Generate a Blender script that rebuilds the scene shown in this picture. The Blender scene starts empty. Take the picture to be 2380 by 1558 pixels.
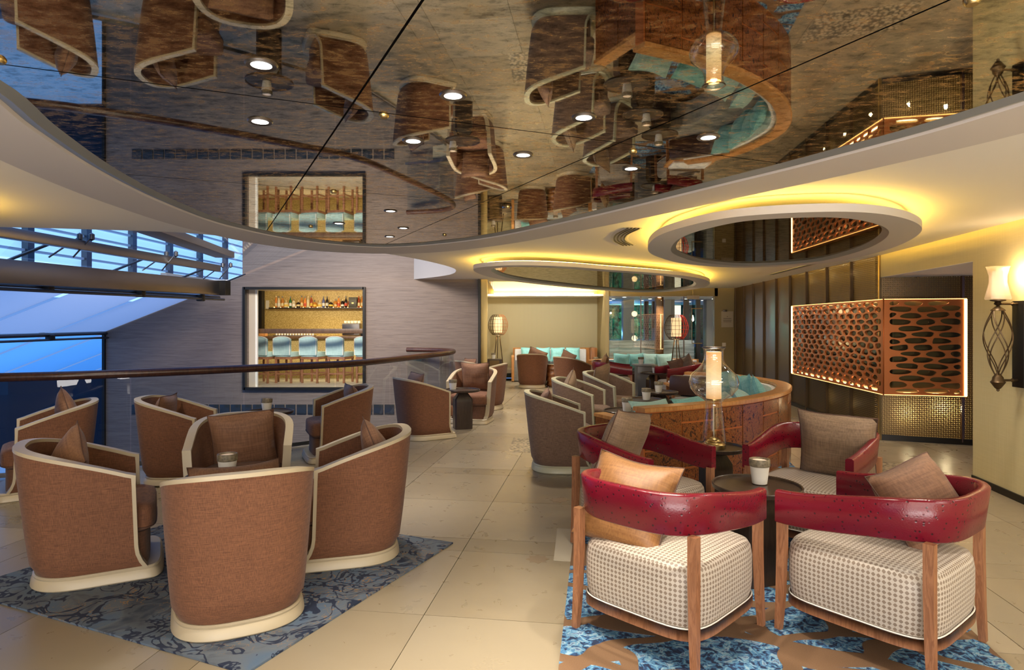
import bpy, bmesh, math, random
from mathutils import Vector, Matrix, Euler
from mathutils.geometry import tessellate_polygon
random.seed(7)
R = math.radians
PI = math.pi
SC = bpy.context.scene
COL = SC.collection

# ---------------------------------------------------------------- camera, world, big lights, exposure
cam_d = bpy.data.cameras.new('camera')
cam_d.sensor_width = 36.0
cam_d.lens = 36.0 * 1475.0 / 2380.0
cam_d.shift_y = -29.0 / 2380.0
cam_d.clip_start = 0.05
cam_d.clip_end = 200
cam = bpy.data.objects.new('camera', cam_d)
COL.objects.link(cam)
cam.location = (0, 0, 1.5)
cam.rotation_euler = (R(90), 0, 0)
SC.camera = cam

wd = bpy.data.worlds.new('dusk_sky')
SC.world = wd
wd.use_nodes = True
wn = wd.node_tree.nodes
wn['Background'].inputs[0].default_value = (0.20, 0.42, 1.0, 1)
wn['Background'].inputs[1].default_value = 0.55

SC.view_settings.view_transform = 'Standard'
SC.view_settings.look = 'None'
SC.view_settings.gamma = 1.0
SC.view_settings.use_curve_mapping = False
SC.view_settings.exposure = 0.50
SC.cycles.max_bounces = 8
SC.cycles.diffuse_bounces = 4
SC.cycles.glossy_bounces = 5
SC.cycles.transmission_bounces = 8
SC.cycles.transparent_max_bounces = 16
SC.cycles.sample_clamp_indirect = 6.0
SC.cycles.caustics_refractive = False
SC.cycles.caustics_reflective = False

def area(name, loc, rot, size, power, color=(1, .9, .78), sy=None):
    l = bpy.data.lights.new(name, 'AREA')
    l.energy = power; l.color = color; l.shape = 'RECTANGLE'; l.size = size; l.size_y = sy or size
    o = bpy.data.objects.new(name, l); COL.objects.link(o)
    o.location = loc; o.rotation_euler = [R(a) for a in rot]
    return o
# added fill lights behind and beside the camera, no lamps of the lounge
area('fill_light', (0.3, -1.6, 1.9), (72, 0, 0), 4.5, 50, (1, .93, .86), 0.9)
area('fill_light', (-3.3, -0.6, 2.1), (58, 0, -20), 2.0, 18, (1, .93, .86), 1.2)
area('fill_light', (2.9, 0.6, 2.2), (30, 0, 0), 1.2, 32, (1, .93, .86), 1.2)

# added fill on the tall taupe wall; daylight on the outside of the blinds
_a = area('atrium_fill', (-3.3, 8.7, 3.5), (44, 0, 12), 3.0, 215, (1, .84, .68), .8); _a.data.spread = R(125)
area('sky_light', (-8.2, 8.5, 4.6), (0, -20, 0), 7.0, 85, (.50, .68, 1.0), 8.0)

area('fill_light', (0.2, -2.4, .45), (128, 0, 0), 5.0, 165, (1, .95, .92), .8)  # added uplight low behind the camera, brightens the white ceiling
area('fill_light', (-1.5, -2.2, 1.2), (92, 0, 8), 3.0, 8, (1, .93, .86), .8)
def spot(name, loc, power, color=(1, .88, .70), size=110, rot=(0, 0, 0), rad=.05, parent=None, blend=1.0):
    l = bpy.data.lights.new(name, 'SPOT')
    l.energy = power; l.color = color; l.spot_size = R(size); l.spot_blend = blend; l.shadow_soft_size = rad
    o = bpy.data.objects.new(name, l); COL.objects.link(o)
    o.location = loc; o.rotation_euler = [R(a) for a in rot]
    if parent: o.parent = parent
    return o
def point(name, loc, power, color=(1, .8, .5), rad=.04, parent=None):
    l = bpy.data.lights.new(name, 'POINT')
    l.energy = power; l.color = color; l.shadow_soft_size = rad
    o = bpy.data.objects.new(name, l); COL.objects.link(o)
    o.location = loc
    if parent: o.parent = parent
    return o

# ---------------------------------------------------------------- materials
class NT:
    def __init__(s, name):
        s.m = bpy.data.materials.new(name); s.m.use_nodes = True
        s.t = s.m.node_tree; s.n = s.t.nodes; s.b = s.n['Principled BSDF']; s.out = s.n['Material Output']
        s._c = None
    def node(s, t, **k):
        x = s.n.new(t)
        for a, v in k.items():
            if a.startswith('i_'):
                key = a[2:]
                key = int(key) if key.isdigit() else key.replace('_', ' ')
                x.inputs[key].default_value = v
            else: setattr(x, a, v)
        return x
    def link(s, a, b): s.t.links.new(a, b)
    def coord(s, scale=(1, 1, 1), rot=(0, 0, 0), kind='Object'):
        tc = s.node('ShaderNodeTexCoord'); mp = s.node('ShaderNodeMapping')
        mp.inputs['Scale'].default_value = scale; mp.inputs['Rotation'].default_value = rot
        s.link(tc.outputs[kind], mp.inputs[0]); return mp.outputs[0]
    def noise(s, vec, scale, detail=3, rough=.5, dist=0):
        x = s.node('ShaderNodeTexNoise'); x.inputs['Scale'].default_value = scale
        x.inputs['Detail'].default_value = detail; x.inputs['Roughness'].default_value = rough; x.inputs['Distortion'].default_value = dist
        s.link(vec, x.inputs['Vector']); return x.outputs[0]
    def voro(s, vec, scale, feature='F1', out=0, rnd=1):
        x = s.node('ShaderNodeTexVoronoi'); x.feature = feature; x.inputs['Scale'].default_value = scale
        x.inputs['Randomness'].default_value = rnd
        s.link(vec, x.inputs['Vector']); return x.outputs[out]
    def ramp(s, fac, stops, interp='LINEAR'):
        x = s.node('ShaderNodeValToRGB'); x.color_ramp.interpolation = interp
        e = x.color_ramp.elements
        while len(e) < len(stops): e.new(.5)
        for i, (p, c) in enumerate(stops):
            e[i].position = p; e[i].color = (c[0], c[1], c[2], 1) if not isinstance(c, (int, float)) else (c, c, c, 1)
        s.link(fac, x.inputs[0]); return x.outputs[0]
    def mix(s, fac, a, b, mode='MIX'):
        x = s.node('ShaderNodeMix'); x.data_type = 'RGBA'; x.blend_type = mode
        for sock, v in ((x.inputs[0], fac), (x.inputs[6], a), (x.inputs[7], b)):
            if hasattr(v, 'is_output'): s.link(v, sock)
            elif isinstance(v, (int, float)): sock.default_value = v
            else: sock.default_value = (v[0], v[1], v[2], 1)
        return x.outputs[2]
    def math(s, op, a, b=0.0):
        x = s.node('ShaderNodeMath'); x.operation = op
        for i, v in enumerate((a, b)):
            if hasattr(v, 'is_output'): s.link(v, x.inputs[i])
            else: x.inputs[i].default_value = v
        return x.outputs[0]
    def bump(s, h, strength=.3, dist=.01):
        x = s.node('ShaderNodeBump'); x.inputs['Strength'].default_value = strength; x.inputs['Distance'].default_value = dist
        s.link(h, x.inputs['Height']); s.link(x.outputs[0], s.b.inputs['Normal'])
    def base(s, c):
        if hasattr(c, 'is_output'): s.link(c, s.b.inputs['Base Color'])
        else: s.b.inputs['Base Color'].default_value = (c[0], c[1], c[2], 1)
    def set(s, **k):
        for a, v in k.items():
            key = a.replace('_', ' ')
            if hasattr(v, 'is_output'): s.link(v, s.b.inputs[key])
            else: s.b.inputs[key].default_value = v

def simple(name, c, rough=.5, metal=0, emit=None, es=0, **k):
    t = NT(name); t.base(c); t.set(Roughness=rough, Metallic=metal, **k)
    if emit: t.b.inputs['Emission Color'].default_value = (*emit, 1); t.b.inputs['Emission Strength'].default_value = es
    return t.m

def fabric(name, c1, c2, scale=430, bump=.25, rough=.85, sheen=.08):
    t = NT(name); v = t.coord((1, 1, 1))
    a = t.noise(t.coord((1, 1, .05)), scale, 1); b = t.noise(t.coord((.05, .05, 1)), scale, 1)
    f = t.math('MULTIPLY', t.math('ADD', a, b), .5)
    big = t.noise(v, 4, 2)
    f2 = t.ramp(f, [(.36, 0), (.64, 1)])
    col = t.mix(f2, c1, c2)
    col = t.mix(t.math('MULTIPLY', big, .25), col, c1)
    t.base(col); t.set(Roughness=rough, Sheen_Weight=sheen); t.bump(f, bump, .004)
    return t.m

def wood(name, c1, c2, scale=14, rough=.4, axis=2):
    t = NT(name); sc = [1, 1, 1]; sc[axis] = .12
    v = t.coord(tuple(sc))
    n = t.noise(v, scale, 5, .6, 1.2)
    f = t.ramp(n, [(.3, 0), (.5, 1), (.56, .3), (.7, .9)])
    t.base(t.mix(f, c1, c2)); t.set(Roughness=rough); t.bump(n, .1, .003)
    return t.m

M = {}
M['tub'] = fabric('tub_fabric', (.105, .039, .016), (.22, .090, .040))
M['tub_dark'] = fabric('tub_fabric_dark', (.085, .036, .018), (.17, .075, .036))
M['tub_grey'] = fabric('tub_fabric_grey', (.105, .062, .042), (.22, .138, .096))
M['pillow_brown'] = fabric('pillow_brown', (.145, .066, .032), (.24, .115, .058), 120, .2, .7, .1)
M['pillow_tan'] = fabric('pillow_tan', (.155, .098, .056), (.27, .175, .105), 160, .2, .7, .1)
M['pillow_gold'] = fabric('pillow_gold', (.20, .082, .020), (.31, .14, .040), 120, .2, .5, .1)
M['piping'] = simple('piping', (.08, .035, .02), .7)
M['turq'] = fabric('turquoise_fabric', (.16, .46, .47), (.30, .66, .66), 130, .15, .6, .1)
M['turq_pale'] = fabric('pale_turquoise_fabric', (.33, .60, .60), (.50, .76, .75), 130, .15, .6, .1)
M['cream'] = simple('cream_lacquer', (.46, .38, .25), .38)
M['cream_green'] = simple('cream_lacquer_cool', (.47, .46, .33), .38)
M['oak'] = wood('oak_stain', (.17, .065, .028), (.34, .15, .07), 30, .4)
M['orange_wood'] = wood('orange_veneer', (.42, .17, .045), (.62, .30, .10), 10, .3)
M['dark_wood'] = wood('dark_veneer', (.022, .013, .009), (.05, .03, .02), 10, .32)
M['rail_wood'] = wood('rail_wood', (.028, .010, .007), (.07, .026, .014), 8, .3)
M['bar_wood'] = wood('bar_wood', (.06, .028, .012), (.12, .06, .025), 8, .4)
M['black'] = simple('black_metal', (.02, .018, .016), .4, .6)
M['bronze'] = simple('dark_bronze', (.10, .065, .035), .42, .85)
M['brass'] = simple('aged_brass', (.50, .37, .16), .3, 1)
M['steel'] = NT('brushed_steel')
_t = M['steel']; _n = _t.noise(_t.coord((1, .2, 1)), 3, 3); _t.base(_t.mix(_n, (.13, .12, .12), (.32, .29, .27))); _t.set(Metallic=1, Roughness=.32); M['steel'] = _t.m
M['steel_dark'] = simple('dark_steel', (.10, .10, .11), .35, .9)
M['white_paint'] = simple('white_ceiling_paint', (.84, .81, .76), .7)
M['band_paint'] = simple('disc_band_paint', (.62, .57, .53), .6)
M['rim_grey'] = simple('grey_moulding', (.27, .28, .27), .4, .3)
M['ring_paint'] = simple('ring_paint', (.60, .57, .54), .55)
M['cup_white'] = simple('cup_ceramic', (.80, .76, .68), .35)
M['cup_band'] = NT('cup_band')
_t = M['cup_band']; _n = _t.voro(_t.coord(), 60); _t.base(_t.mix(_n, (.10, .08, .05), (.28, .23, .15))); _t.set(Roughness=.5); M['cup_band'] = _t.m
M['wax'] = simple('candle_wax', (.95, .78, .62), .5, 0, (1, .7, .5), .25)
M['led'] = simple('led_strip', (1, .8, .5), .5, 0, (1, .62, .26), 9)
M['cove'] = simple('cove_strip', (1, .7, .2), .5, 0, (1, .60, .08), 55)
M['lamp_shade'] = NT('lamp_shade')
_t = M['lamp_shade']; _sx = _t.node('ShaderNodeSeparateXYZ'); _t.link(_t.coord(), _sx.inputs[0])
_g = _t.ramp(_sx.outputs[2], [(0.0, (1, .50, .18)), (.10, (1, .85, .55)), (.20, (1, .74, .38)), (.36, (1, .46, .15))])
_t.base((.35, .25, .12)); _t.link(_g, _t.b.inputs['Emission Color']); _t.set(Emission_Strength=.62); M['lamp_shade'] = _t.m
M['lantern_glow'] = simple('lantern_glow', (.5, .4, .25), .6, 0, (1, .66, .32), .75)
M['downlight'] = simple('downlight_glow', (1, 1, 1), .5, 0, (1, .95, .86), 6)
M['sconce_glow'] = simple('sconce_glow', (.6, .45, .35), .5, 0, (1, .66, .42), .6)
M['white_notice'] = simple('notice_paper', (.50, .43, .32), .6)
M['ink'] = simple('notice_ink', (.08, .06, .05), .6)
M['stool_fabric'] = fabric('stool_fabric', (.34, .52, .50), (.50, .68, .64), 140, .1, .6)
M['white_fabric'] = fabric('white_fabric', (.66, .68, .70), (.82, .84, .86), 140, .1, .7)
M['grey_fabric'] = fabric('grey_fabric', (.16, .16, .155), (.26, .26, .25), 140, .1, .75)
M['brown_leather'] = simple('brown_leather', (.045, .018, .012), .35)

def glass(name, tint=(1, 1, 1), refl=.08, rough=.0, edge=.55):
    t = NT(name)
    tr = t.node('ShaderNodeBsdfTransparent'); tr.inputs[0].default_value = (*tint, 1)
    gl = t.node('ShaderNodeBsdfGlossy'); gl.inputs['Roughness'].default_value = rough; gl.inputs[0].default_value = (1, 1, 1, 1)
    lw = t.node('ShaderNodeLayerWeight'); lw.inputs[0].default_value = .35
    f = t.math('MULTIPLY', lw.outputs['Facing'], 1.0)
    f = t.math('POWER', f, 2.5); f = t.math('MULTIPLY', f, edge); f = t.math('ADD', f, refl)
    mx = t.node('ShaderNodeMixShader'); t.link(f, mx.inputs[0]); t.link(tr.outputs[0], mx.inputs[1]); t.link(gl.outputs[0], mx.inputs[2])
    t.link(mx.outputs[0], t.out.inputs[0]); return t.m
M['glass'] = glass('clear_glass', (.93, .96, .95), .035)
M['rail_glass'] = glass('balustrade_glass', (.78, .83, .83), .025)
M['lamp_glass'] = glass('lamp_glass', (.93, .91, .88), .10, edge=1.3)
_t = NT('tulip_glass'); _a = _t.node('ShaderNodeBsdfTransparent'); _b = _t.node('ShaderNodeBsdfTranslucent'); _b.inputs[0].default_value = (1, .93, .80, 1); _x = _t.node('ShaderNodeMixShader'); _x.inputs[0].default_value = .45; _t.link(_a.outputs[0], _x.inputs[1]); _t.link(_b.outputs[0], _x.inputs[2]); _t.link(_x.outputs[0], _t.out.inputs[0]); M['tulip'] = _t.m
M['door_glass'] = glass('door_glass', (.85, .90, .88), .08)
M['frost'] = NT('tulip_glass')
_t = M['frost']; _t.base((.95, .85, .68)); _t.set(Roughness=.3, Transmission_Weight=.85, IOR=1.15); M['frost'] = _t.m

# houndstooth / dots
t = NT('dotted_upholstery')
uv = t.node('ShaderNodeUVMap'); mp = t.node('ShaderNodeMapping'); mp.inputs['Scale'].default_value = (1, 1, 1); mp.inputs['Rotation'].default_value = (0, 0, R(0)); t.link(uv.outputs[0], mp.inputs[0])
sx = t.node('ShaderNodeSeparateXYZ'); t.link(mp.outputs[0], sx.inputs[0])
K = 2 * PI / .021
cx = t.math('COSINE', t.math('MULTIPLY', sx.outputs[0], K)); cy = t.math('COSINE', t.math('MULTIPLY', sx.outputs[1], K))
pr = t.math('ADD', cx, cy)
f = t.ramp(t.math('ADD', t.math('MULTIPLY', pr, .25), .5), [(.52, 0), (.60, 1)])
t.base(t.mix(f, (.47, .41, .34), (.22, .165, .12))); t.set(Roughness=.45, Sheen_Weight=.1); t.bump(f, .15, .002)
M['dots'] = t.m
# ostrich leather
t = NT('burgundy_leather')
v = t.coord(); pr = t.voro(v, 44, rnd=.8); f = t.ramp(pr, [(.14, 0), (.26, 1)])
big = t.noise(v, 3, 2)
t.base(t.mix(f, (.035, .002, .006), t.mix(big, (.17, .0035, .010), (.115, .003, .016)))); t.set(Roughness=.24, Specular_IOR_Level=.5)
t.bump(t.math('ADD', f, t.math('MULTIPLY', t.noise(v, 150, 2), .6)), .25, .004)
M['leather'] = t.m
# burl
t = NT('burl_veneer')
v = t.coord((1, 1, .8)); n = t.noise(v, 7, 4, .55, 4.5); n2 = t.noise(v, 24, 4, .6, 2.5)
f = t.math('ADD', t.math('MULTIPLY', n, .55), t.math('MULTIPLY', n2, .45))
oi = t.node('ShaderNodeObjectInfo')
f = t.math('ADD', f, t.math('MULTIPLY', t.math('SUBTRACT', oi.outputs['Random'], .5), .06))
t.base(t.ramp(f, [(.41, (.030, .007, .003)), (.465, (.15, .035, .009)), (.50, (.42, .13, .022)), (.535, (.07, .014, .004)), (.58, (.40, .15, .035)), (.64, (.05, .012, .004))]))
t.set(Roughness=.32, Coat_Weight=.15, Coat_Roughness=.1); M['burl'] = t.m
# stone floor
def stone(name, tint=1.0):
    t = NT(name); v = t.coord(kind='Object', scale=(1, 1, 1))
    geo = t.node('ShaderNodeNewGeometry')
    n = t.noise(geo.outputs['Position'], .8, 4, .55, .6); n2 = t.noise(geo.outputs['Position'], 7, 4, .6, .8)
    f = t.math('ADD', t.math('MULTIPLY', n, .75), t.math('MULTIPLY', n2, .25))
    c = t.ramp(f, [(.36, (.205, .160, .098)), (.50, (.245, .195, .125)), (.64, (.30, .242, .158))])
    oi = t.node('ShaderNodeObjectInfo')
    c = t.mix(oi.outputs['Random'], c, (.26, .212, .14))
    c = t.mix(t.math('MULTIPLY', oi.outputs['Random'], .45), c, (.37 * tint, .31 * tint, .22 * tint))
    t.base(c); t.set(Roughness=t.ramp(n2, [(.3, .26), (.7, .36)])); return t.m
M['stone'] = stone('honed_travertine')
M['stone_strip'] = stone('travertine_strip', .75)
M['stone_light'] = simple('pale_stone_strip', (.52, .46, .35), .25)
t = NT('pebble_mosaic'); v = t.coord(); p = t.voro(v, 26); t.base(t.ramp(p, [(.1, (.50, .42, .29)), (.5, (.30, .24, .16)), (.6, (.12, .10, .07))])); t.set(Roughness=.35); t.bump(p, .3, .01); M['pebble'] = t.m
M['medal'] = simple('bronze_medallion', (.24, .17, .10), .4)
# rugs
t = NT('blue_tan_rug')
v = t.coord((1.0, 1.7, 1), (0, 0, R(25)))
wn_ = t.node('ShaderNodeTexNoise'); wn_.inputs['Scale'].default_value = 1.6; wn_.inputs['Detail'].default_value = 1; t.link(v, wn_.inputs['Vector'])
av = t.node('ShaderNodeVectorMath', operation='MULTIPLY_ADD'); t.link(wn_.outputs['Color'], av.inputs[0]); av.inputs[1].default_value = (.7, .7, 0); t.link(v, av.inputs[2])
e = t.voro(av.outputs[0], 1.9, 'DISTANCE_TO_EDGE')
tanm = t.ramp(e, [(.092, 1), (.098, 0)])
v2 = t.coord((1, 1, 1))
w2 = t.node('ShaderNodeTexNoise'); w2.inputs['Scale'].default_value = 14; t.link(v2, w2.inputs['Vector'])
a2 = t.node('ShaderNodeVectorMath', operation='MULTIPLY_ADD'); t.link(w2.outputs['Color'], a2.inputs[0]); a2.inputs[1].default_value = (.09, .09, 0); t.link(v2, a2.inputs[2])
pc = t.noise(a2.outputs[0], 42, 2, .5)
patch = t.ramp(pc, [(0, (.012, .022, .06)), (.40, (.02, .06, .15)), (.46, (.07, .20, .36)), (.54, (.16, .33, .46)), (.60, (.30, .42, .50)), (.66, (.10, .16, .28))], 'CONSTANT')
tanc = t.mix(t.noise(v2, 300, 2), (.12, .062, .028), (.24, .135, .068))
t.base(t.mix(tanm, patch, tanc)); t.set(Roughness=.95); t.bump(t.math('ADD', t.noise(v2, 350, 2), t.math('MULTIPLY', tanm, 1.5)), .4, .004)
M['rug_blue'] = t.m
t = NT('grey_blue_rug')
v = t.coord()
bs = t.ramp(t.noise(v, 3.5, 3, .6, 1), [(.35, (.045, .062, .09)), (.5, (.115, .135, .16)), (.65, (.08, .125, .19))])
n1 = t.noise(v, 5.5, 2.5, .55, 1.6); m1 = t.ramp(t.math('ABSOLUTE', t.math('SUBTRACT', n1, .5)), [(.028, 1), (.038, 0)])
m1b = t.ramp(t.noise(v, 2.0, 2), [(.32, 0), (.44, 1)])
n2 = t.noise(v, 8.5, 2, .5, 2.2); m2 = t.ramp(t.math('ABSOLUTE', t.math('SUBTRACT', n2, .53)), [(.010, 1), (.016, 0)])
c = t.mix(t.math('MULTIPLY', m2, t.ramp(t.noise(v, 1.3, 1), [(.45, 0), (.55, 1)])), bs, (.30, .17, .07))
c = t.mix(t.math('MULTIPLY', m1, m1b), c, (.010, .018, .045))
t.base(c); t.set(Roughness=.95); t.bump(t.noise(v, 350, 2), .4, .003); M['rug_grey'] = t.m
# aged bronze mirror
def aged(name, dark, light, patchy=.5, met=1.0, lo=.5, hi=.62):
    t = NT(name)
    geo = t.node('ShaderNodeNewGeometry'); mp = t.node('ShaderNodeMapping'); mp.inputs['Scale'].default_value = (1, 1.8, 1); mp.inputs['Rotation'].default_value = (0, 0, R(-12)); t.link(geo.outputs['Position'], mp.inputs[0])
    n = t.noise(mp.outputs[0], 13, 8, .74, .15); nb = t.noise(mp.outputs[0], 1.2, 3, .6)
    f = t.math('ADD', t.math('MULTIPLY', n, .8), t.math('MULTIPLY', nb, .2))
    pm = t.ramp(f, [(lo, 0), (hi, patchy)])
    gl = t.node('ShaderNodeBsdfGlossy'); gl.inputs['Roughness'].default_value = .018; t.link(t.mix(t.ramp(n, [(.36, 0), (.56, 1)]), tuple(x * .50 for x in dark), tuple(min(1, x * 1.15) for x in dark)), gl.inputs[0])
    df = t.node('ShaderNodeBsdfGlossy'); df.inputs['Roughness'].default_value = .42; df.inputs[0].default_value = (*light, 1)
    mx = t.node('ShaderNodeMixShader'); t.link(pm, mx.inputs[0]); t.link(gl.outputs[0], mx.inputs[1]); t.link(df.outputs[0], mx.inputs[2])
    t.link(mx.outputs[0], t.out.inputs[0]); return t.m
M['mirror'] = aged('aged_bronze_mirror', (.80, .77, .66), (.72, .48, .22), .50, lo=.485, hi=.58)
M['ring_mirror'] = aged('ring_mirror', (.5, .45, .36), (.3, .22, .12), .12)
# walls
t = NT('taupe_grain_wall')
v = t.coord((.35, 1, 9)); n = t.noise(v, 6, 6, .65, .7)
t.base(t.ramp(n, [(.30, (.105, .077, .063)), (.5, (.155, .116, .096)), (.70, (.19, .148, .124))])); t.set(Roughness=.55); t.bump(n, .12, .01); M['taupe'] = t.m
t = NT('yellow_silk_wall')
v = t.coord((1, 1, 1)); a = t.noise(t.coord((1, 1, .05)), 60, 3); b = t.noise(t.coord((.05, .05, 1)), 90, 3)
f = t.math('MULTIPLY', t.math('ADD', a, b), .5); t.base(t.mix(f, (.58, .50, .25), (.72, .63, .36))); t.set(Roughness=.6); t.bump(f, .12, .003); M['silk'] = t.m
t = NT('ribbed_olive_wall')
v = t.coord((1, 1, 1)); w = t.node('ShaderNodeTexWave'); w.inputs['Scale'].default_value = 9; w.inputs['Distortion'].default_value = .6; t.link(v, w.inputs[0])
t.base(t.mix(w.outputs[1], (.46, .41, .245), (.58, .53, .34))); t.set(Roughness=.6); M['olive'] = t.m
t = NT('gold_mosaic')
v = t.coord(); p = t.noise(v, 45, 3, .7); t.base(t.ramp(p, [(.35, (.36, .25, .07)), (.5, (.52, .38, .13)), (.65, (.68, .54, .24))])); t.set(Roughness=.4); M['mosaic'] = t.m
# perforated bronze
t = NT('perforated_bronze')
uv = t.node('ShaderNodeUVMap'); mp = t.node('ShaderNodeMapping'); t.link(uv.outputs[0], mp.inputs[0]); mp.inputs['Rotation'].default_value = (0, 0, R(45))
sx = t.node('ShaderNodeSeparateXYZ'); t.link(mp.outputs[0], sx.inputs[0])
K = 2 * PI / .036
a = t.math('SINE', t.math('MULTIPLY', sx.outputs[0], K)); b = t.math('SINE', t.math('MULTIPLY', sx.outputs[1], K))
c = t.math('SINE', t.math('MULTIPLY', t.math('ADD', sx.outputs[0], t.math('MULTIPLY', sx.outputs[1], 2)), K))
f = t.math('ADD', t.math('MULTIPLY', a, b), t.math('MULTIPLY', c, .45))
hole = t.ramp(f, [(.52, 0), (.6, 1)])
tr = t.node('ShaderNodeBsdfTransparent'); mx = t.node('ShaderNodeMixShader')
t.base((.115, .075, .035)); t.set(Metallic=.75, Roughness=.42)
t.link(hole, mx.inputs[0]); t.link(t.b.outputs[0], mx.inputs[1]); t.link(tr.outputs[0], mx.inputs[2]); t.link(mx.outputs[0], t.out.inputs[0])
M['perf'] = t.m
M['perf_back'] = simple('backing_plaster', (.42, .31, .13), .6)
M['bronze_panel'] = simple('bronze_panel', (.16, .105, .045), .38, .7)
M['screen_copper'] = simple('copper_screen', (.46, .15, .045), .35, .45)
M['screen_back'] = simple('screen_back', (.11, .10, .055), .12, .6)
M['jamb'] = simple('jamb_beige', (.50, .42, .33), .6)
M['fabric_blind'] = NT('translucent_blind')
_t = M['fabric_blind']; _tl = _t.node('ShaderNodeBsdfTranslucent'); _tl.inputs[0].default_value = (.70, .80, 1, 1); _df = _t.node('ShaderNodeBsdfDiffuse'); _df.inputs[0].default_value = (.42, .50, .68, 1)
_mx = _t.node('ShaderNodeMixShader'); _mx.inputs[0].default_value = .45; _t.link(_tl.outputs[0], _mx.inputs[1]); _t.link(_df.outputs[0], _mx.inputs[2]); _t.link(_mx.outputs[0], _t.out.inputs[0]); M['fabric_blind'] = _t.m
M['blue_blind'] = NT('blue_blind'); _t = M['blue_blind']; _tl = _t.node('ShaderNodeBsdfTranslucent'); _tl.inputs[0].default_value = (.25, .62, 1, 1); _t.link(_tl.outputs[0], _t.out.inputs[0]); M['blue_blind'] = _t.m
M['dark_void'] = simple('navy_floor', (.02, .03, .06), .3)
t = NT('hedge_leaves'); v = t.coord(); p = t.noise(v, 8, 5, .7); t.base(t.ramp(p, [(.35, (.003, .03, .02)), (.55, (.015, .16, .09)), (.7, (.05, .36, .16))])); t.set(Roughness=.8); t.bump(p, 1, .2); M['hedge'] = t.m
M['water'] = simple('pool_water', (.02, .14, .55), .08)
t = NT('striated_marble'); v = t.coord((.3, .3, 5)); p = t.noise(v, 3, 5, .6); t.base(t.ramp(p, [(.35, (.16, .18, .15)), (.5, (.45, .46, .40)), (.65, (.66, .66, .60))])); t.set(Roughness=.2); M['marble'] = t.m
M['bark'] = wood('stump_wood', (.10, .035, .012), (.30, .12, .04), 9, .3)

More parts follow.
